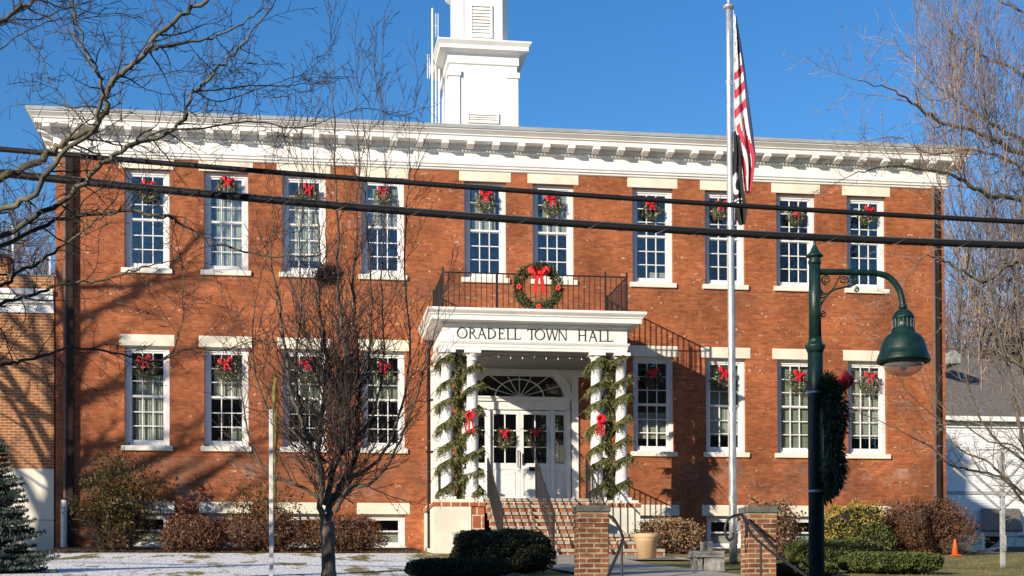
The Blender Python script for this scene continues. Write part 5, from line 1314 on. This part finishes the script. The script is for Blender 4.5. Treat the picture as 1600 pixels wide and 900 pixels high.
def pw(s, t):
    # dark flag: pale disc with dark profile, white lettering bars
    x, y = (s-.30)/.42, (t-.46)/.105
    if x*x+y*y < 1: return 0 if (x-.30)**2+(y-.1)**2 < .30 or s > .5 else 1
    if .62 < t < .645 and .05 < s < .8: return 1 if int(s*14) % 3 else 0
    if .665 < t < .69 and .1 < s < .85: return 1 if int(s*14+1) % 3 else 0
    return 0
drape('black_flag', [(1147, 206), (1147, 240), (1146, 280), (1147, 310), (1149, 330), (1156, 352)], [(1149, 206), (1156, 240), (1160, 275), (1162, 305), (1166, 330), (1164, 350)], None,
      'black flag with white round emblem hanging below the striped flag', ['fl_black', 'fl_white'], pw, PY-.05, amp=.05)

# overhead cables
def cable(name, pxs, Y, r, label, lash=False):
    a = at(*pxs[0], Y); b = at(*pxs[-1], Y); md = at(*pxs[1], Y)
    # parabola through three points, continued past the frame
    x0, x1, x2 = a.x, md.x, b.x; z0, z1, z2 = a.z, md.z, b.z
    def z(x): return z0*(x-x1)*(x-x2)/((x0-x1)*(x0-x2))+z1*(x-x0)*(x-x2)/((x1-x0)*(x1-x2))+z2*(x-x0)*(x-x1)/((x2-x0)*(x2-x1))
    c = at(800, 300, Y); pts = [Vector((x, Y, z(x)))-c for x in [x0-14+(x2-x0+28)*i/120 for i in range(121)]]
    root = empty(name, c); tag(root, label, 'cable', 'overhead cables')
    m = MB(); m.tube(pts, r, 10); m.build('sheath', 'cable', root, smooth=True)
    if lash:
        m = MB(); q = []; Lr = pts[-1].x-pts[0].x; N_ = 1500
        for i in range(N_):
            x = pts[0].x+Lr*i/(N_-1); a_ = i*.42; zc_ = z(x+c.x)-c.z; q.append(Vector((x, sin(a_)*(r+.003), zc_+cos(a_)*(r+.003))))
        m.tube(q, .0022, 3, cap=False); m.tube([p+Vector((0, -.005, r+.004)) for p in pts], .007, 5); m.build('lashing_wire', 'cable2', root)
cable('overhead_cable', [(0, 233), (700, 290), (1600, 347)], -19.5, .028, 'thin upper black cable crossing in front of the upper windows')
cable('overhead_cable', [(0, 271), (700, 336), (1600, 384)], -19.5, .037, 'thick lower black cable wrapped with lashing wire', True)

# brick piers at the head of the street steps
def pier(x0, x1, px, label, slope=False):
    root = empty('brick_pier', ((x0+x1)/2, -16.0, .2)); w = (x1-x0)/2; tag(root, label, 'pier', 'brick piers flanking the path'); zc_ = 1.31-.2
    m = MB(); m.bbox(-w, w, 0, .36, -.9, zc_-.17, .006); m.bbox(-w-.012, w+.012, -.012, .372, zc_-.169, zc_-.02, .006); m.build('shaft', 'brick_pillar', root)
    m = MB(); m.bbox(-w-.025, w+.025, -.03, .39, zc_-.018, zc_+.075, .012); m.build('cap', 'cap', root)
pier(at(897, 850, -15.64).x, at(951, 850, -16).x, 0, 'brick pier with stone cap left of the path, in front of the steps'); pier(at(1157, 850, -15.64).x, at(1213, 850, -16).x, 0, 'brick pier with stone cap right of the path, beside the flagpole')
m = MB()
rw = empty('retaining_wall', (0, -16.3, 0))
for x0, x1 in ((-1.68, -1.60), (1.10, 1.14)): pass
st2 = MB()
for i in range(10):
    z = gz(0, -16.5)-i*.185; st2.box(-1.2, .58, -16.5-(i+1)*.32, -16.5-i*.32 if i else -16.45, z-.35, z-.0)
col.objects.unlink(rw); bpy.data.objects.remove(rw)
tag(st2.build('street_steps', 'concrete'), kind='structure', label='concrete steps down to the sidewalk')
# handrails of the street steps
o = empty('handrail', at(1158, 880, -16.3)); L0 = o.location.copy(); tag(o, 'black iron handrail with scrolled end on the right brick pier', 'handrail', 'handrails of the street steps')
m = MB(); q = lambda px, py, y: at(px, py, y)-L0
m.tube(catmull([q(1145, 832, -16.2), q(1145.5, 838, -16.2), q(1140, 844, -16.2), q(1134.8, 838, -16.2), q(1133, 825, -16.2), q(1137, 813, -16.2), q(1145, 806.7, -16.2), q(1158, 804, -16.2), q(1163, 808, -16.3), q(1213, 860, -18.0)], 5), .018, 8)
m.tube(catmull([q(1160, 806, -16.25), q(1166, 818, -16.4), q(1173, 833, -16.6), q(1187, 847, -17.0), q(1213, 868, -17.6), q(1266, 904, -18.6), q(1330, 950, -19.4)], 5), .018, 8); m.build('rail', 'iron', o, smooth=True)
m = MB(); a = q(1189, 849, -17.0); m.tube([a, a+Vector((0, 0, -.95))], .017, 8); m.build('post', 'iron', o); m = MB(); a = q(1154, 815, -16.12); m.box(a.x-.01, a.x+.03, a.y, a.y+.1, a.z-.12, a.z+.05); m.build('bracket', 'steel', o)
o = empty('handrail', at(973, 880, -16.6)); L0 = o.location.copy(); tag(o, 'plain black iron handrail beside the left brick pier', 'handrail', 'handrails of the street steps')
m = MB(); m.tube(catmull([q(952, 806, -16.2), q(960, 812, -16.4), q(972, 836, -16.6), q(971, 850, -16.9), q(950, 900, -18.2), q(925, 960, -19.4)], 5), .020, 8); m.build('rail', 'iron', o, smooth=True)
m = MB(); a = q(971.5, 842, -16.7); m.tube([a, a+Vector((0, 0, -1.0))], .016, 8); m.build('post', 'iron', o)

# planter
b = at(1010.5, 874, -7.5); o = empty('planter', (b.x, -7.5, gz(b.x, -7.5)+.03)); tag(o, 'tan terracotta planter pot right of the entrance steps', 'planter'); H_ = at(1010, 834, -7.5).z-o.location.z
m = MB(); m.lathe([(.16, 0), (.175, .0), (.215, H_-.14), (.222, H_-.135), (.222, H_-.12), (.225, H_-.10), (.25, H_-.085), (.255, H_-.02), (.24, H_), (.205, H_), (.2, H_-.08)], n=32); m.build('pot', 'terra', o, smooth=True)
m = MB(); m.lathe([(.2, H_-.08), (.01, H_-.06)], n=24); m.build('soil', 'dirt', o)
# small urn on the left plinth's foot
m = MB(); b = at(722, 848, -3.6); m.lathe([(.10, 0), (.12, .02), (.16, .20), (.21, .30), (.22, .36), (.19, .36), (.17, .30)], n=24); tag(m.build('stone_urn', 'rock', None, smooth=True, loc=(b.x, -3.6, at(722, 832, -3.6).z-.36)), 'small grey stone urn at the foot of the left plinth', 'urn')
m = MB(); m.bbox(-.13, .13, -.13, .13, 0, at(722, 832, -3.6).z-.36-gz(-1.8, -3.6), .02); tag(m.build('urn_pedestal', 'stone', None, loc=(b.x, -3.6, gz(-1.8, -3.6))), 'low pale block carrying the stone urn', 'pedestal')
# stone bench
b = at(1104, 892, -13.3); o = empty('stone_bench', (b.x, -13.3, gz(b.x, -13.3))); tag(o, 'broken grey rough stone bench beside the flagpole foot', 'bench')
def rockbox(x0, x1, y0, y1, z0, z1, seed, name):
    rnd = random.Random(seed); bm = bmesh.new(); bmesh.ops.create_cube(bm, size=1); bmesh.ops.subdivide_edges(bm, edges=bm.edges[:], cuts=4, use_grid_fill=True)
    from mathutils import noise
    for v in bm.verts:
        v.co += noise.noise_vector(v.co*3+Vector((seed, 0, 0)))*.09; v.co = Vector((x0+(x1-x0)*(v.co.x+.5), y0+(y1-y0)*(v.co.y+.5), z0+(z1-z0)*(v.co.z+.5)))
    me = bpy.data.meshes.new(name); bm.to_mesh(me); bm.free(); me.materials.append(M['rock']); q = bpy.data.objects.new(name, me); col.objects.link(q); q.parent = o
rockbox(-.21, -.10, -.12, .15, -.02, .22, 1, 'leg'); rockbox(-.07, .25, -.14, .15, -.02, .20, 2, 'leg'); rockbox(-.25, .24, -.16, .17, .20, .30, 3, 'slab'); rockbox(-.05, .10, -.02, .2, .29, .45, 4, 'block')
m = MB(); rnd = random.Random(4)
for k in range(160):
    v = rv(rnd)*rnd.uniform(.02, .16); v.z = abs(v.z)*.35; d = rv(rnd)*.05; m.tube([v, v+d], [.008, .003], 3, cap=False)
bq = at(1146, 880, -10.2); tag(m.build('leaf_pile', 'dirt', None, loc=(bq.x, -10.2, gz(bq.x, -10.2))), 'dark heap of leaves at the foot of the flagpole', 'leaf pile')
# white post with faded cloth
b = at(424, 900, -17.0); o = empty('marker_post', (b.x, -17.0, gz(b.x, -17.0)-.3)); L0 = o.location.copy(); tag(o, 'slim white post with a furled faded yellow pennant, left of the young tree', 'post')
zt = at(428, 640, -17).z-L0.z
m = MB(); m.bbox(-.025, .025, -.018, .018, 0, zt, .004); m.build('post', 'white2', o); m = MB(); m.tube([(0.03, 0, zt-.1), (.035, 0, at(430, 583, -17).z-L0.z)], [.012, .004], 6); m.build('rod', 'yel', o)
m = MB(); pts = [q(431, 590, -17), q(429, 620, -17), q(430, 650, -17), q(431, 690, -17), q(430, 720, -17), q(429, 760, -17), q(431, 790, -17)]
m.tube(catmull(pts, 4), [.006+.03*abs(sin(i*.45+.2)) if i < 17 else .018+.01*sin(i) for i in range(25)], 7); m.build('pennant', 'yel', o)
# traffic cone
b = at(1492.5, 868, -4.2); o = empty('traffic_cone', (b.x, -4.2, gz(b.x, -4.2))); tag(o, 'orange traffic cone beside the russet bush', 'traffic cone')
m = MB(); m.lathe([(.085, .02), (.022, .36), (.02, .37)], n=20); m.build('cone', 'orange', o, smooth=True); m = MB(); m.bbox(-.11, .11, -.11, .11, 0, .025, .006); m.build('base', 'orange', o)
# post with slanting arms
Y_ = -11.8; b = at(1567, 887, Y_); o = empty('armed_post', (b.x, Y_, gz(b.x, Y_))); L0 = o.location.copy(); tag(o, 'slim grey post with slanting paired arms on the right lawn', 'post')
m = MB(); m.bbox(-.035, .035, -.035, .035, 0, at(1563, 706, Y_).z-L0.z, .004); m.bbox(-.045, .045, -.05, .0, 0.28, .55, .004); m.build('post', 'post_g', o)
def arm(x0, y0, x1, y1):
    m = MB(); a = q(x0, y0, Y_-.03); c = q(x1, y1, Y_-.03); m.tube([a, c], [.022, .022], 4); m.build('arm', 'post_g', o)
for a in ((1562, 795, 1490, 731), (1562, 776, 1502, 722), (1563, 757, 1517, 718), (1567, 795, 1612, 755), (1567, 776, 1606, 737), (1566, 757, 1596, 725), (1566, 735, 1582, 718)): arm(*a)
# parked car at the white house, bins
def car():
    b = at(1612, 872, 22.0); o = empty('parked_car', (b.x, 22.0, gz(b.x, 22.0))); tag(o, 'dark car parked before the white house at the right edge', 'car')
    def body(sec, name, mat):
        m = MB(); n = len(sec); vs = [(x, y, z) for y in (-.86, .86) for x, z in sec]; m.add(vs, [tuple(range(n)), tuple(range(2*n-1, n-1, -1))]+[(i, i+n, (i+1) % n+n, (i+1) % n) for i in range(n)]); return m.build(name, mat, o)
    body([(-2.1, .3), (-2.15, .6), (-2.0, .82), (-1.5, .9), (1.0, .92), (1.9, .80), (2.1, .6), (2.1, .3)], 'body', 'car')
    m = MB(); m.add([(-1.5, -.8, .9), (-.9, -.66, 1.36), (.3, -.66, 1.36), (1.05, -.8, .92), (-1.5, .8, .9), (-.9, .66, 1.36), (.3, .66, 1.36), (1.05, .8, .92)], [(0, 3, 2, 1), (4, 5, 6, 7), (0, 1, 5, 4), (1, 2, 6, 5), (2, 3, 7, 6)]); m.build('cabin', 'glass', o)
    m = MB(); m.box(-.88, .28, -.65, .65, 1.345, 1.38); m.build('roof', 'car', o)
    for x in (-1.35, 1.3):
        for y in (-.8, .8):
            m = MB(); m.tube([(x, y-.1, .32), (x, y+.1, .32)], .32, 18); w = m.build('wheel', 'cable', o); m = MB(); m.tube([(x, y-.11, .32), (x, y+.11, .32)], .18, 12); m.build('rim', 'steel', w)
    m = MB(); m.box(-2.17, -2.1, -.75, -.45, .62, .75); m.build('headlight', 'bulb', o); m = MB(); m.box(-2.17, -2.1, .45, .75, .62, .75); m.build('headlight', 'bulb', o)
car()
for i, (p0, p1, yt, lb_) in enumerate(((1503, 1520, 859, 'low dark box nearer the russet bush in front of the white house'), (1522, 1540, 861, 'low dark box beside the house door'))):
    a = at(p0, 870, 12.0); c = at(p1, 870, 12.0); z = gz(a.x, 12); w = (c.x-a.x)/2; o = empty('storage_box', ((a.x+c.x)/2, 12, z)); tag(o, lb_, 'box', 'dark boxes outside the white house')
    m = MB(); m.bbox(-w, w, -.2, .2, 0, .22, .02); m.build('body', 'car', o); m = MB(); m.bbox(-w-.03, w+.03, -.23, .23, .222, .28, .015); m.build('lid', 'cable', o)

# ================================================================== out of view: building added for shade and pane reflections, then trees at left
o = empty('shade_building', (-30, -52, -1.6)); tag(o, 'long brick building added unseen behind the viewer to shade the foreground', 'building')
m = MB(); m.box(-40, 62, -10, 0, 0, 18.8); m.build('wall', 'brick_pillar', o)
for i in range(14):
    for z in (2, 7.5, 12):
        m = MB(); x = -36+i*7; m.box(x, x+1.6, -.0, .06, z, z+2.4); m.build('window', 'glass', o)
def shadow_tree(x, y, h, r, seed, label, R=3.2):
    rnd = random.Random(seed); T = Vector((x, y, gz(x, y))); root = empty('bare_tree', T); tag(root, label, 'tree', 'bare winter trees')
    tr = MB(); tw = MB(); n = 12; c = [Vector((.15*sin(i*.8+seed), .15*cos(i), h*.8*i/n)) for i in range(n+1)]
    tr.tube(c, [r*(1-.75*i/n) for i in range(n+1)], 10); P = dict(wander=.12, up=.03, gap=.8, ratio=.5, angle=.7, seg=.4, rs=.04, rmin=.008)
    for i in range(3, n+1):
        for k in range(2):
            a = rnd.uniform(0, 2*pi); e = Vector((cos(a), sin(a), rnd.uniform(.4, 1.1))).normalized(); L = R*rnd.uniform(.7, 1.2)
            w = [c[i], c[i]+e*L*.5+rv(rnd)*.2, c[i]+e*L+Vector((0, 0, .3))+rv(rnd)*.3]; limb(tr, tw, w, r*.42*(1-.5*i/n), .03, P, 1, rnd, gap=.5, tl=(.6, 1.6), start=.2)
    tr.build('trunk', 'bark', root, smooth=True); tw.build('crown', 'twig', root)
shadow_tree(-17.6, -6.2, 12, .34, 5, 'big bare tree standing left of the picture, its shadow falling on the left wall', 4.0)
shadow_tree(-22.6, -10.5, 14, .38, 6, 'second big bare tree left of the picture beside the annex', 4.2)

# antennas fixed beside the cupola
AY = CY0+1.2
def antenna(name, px, y0, y1, r, label, elems=()):
    a = at(px, y1, AY); o = empty(name, (a.x, AY, a.z)); tag(o, label, 'antenna', 'antennas beside the cupola'); L0 = o.location
    m = MB(); m.tube([(0, 0, 0), at(px, y0, AY)-L0], r, 8); m.build('mast', 'post_w', o)
    for (ex, ea, eb, ey) in elems:
        m = MB(); m.tube([at(ex, ea, AY)-L0, at(ex, eb, AY)-L0], .012, 5); m.tube([at(px, ey, AY)-L0, at(ex, ey, AY)-L0], .012, 5); m.build('dipole', 'post_w', o)
antenna('antenna_mast', 675.5, 13, 196, .028, 'tallest white antenna mast beside the cupola, with short side dipoles', ((681, 21, 58, 40), (684.5, 21, 58, 40), (668, 85, 123, 104), (671, 85, 123, 104)))
antenna('antenna_mast', 681, 100, 196, .022, 'short thin antenna mast close to the left of the cupola')
antenna('antenna_mast', 686, 108, 196, .030, 'short thick antenna mast touching the cupola side')
leafmass('shade_evergreen', (-9.05, -21.3, -1.5), .72, .7, 2.75, 9000, .10, 'yew', 'core', 'dense dark evergreen added out of view on the left to shade the yew hedge', 'tree', ex=2.2, rough=.12, seed=71, leafdepth=.15)  # unseen tree, added and sized to throw shade on the dark hedge
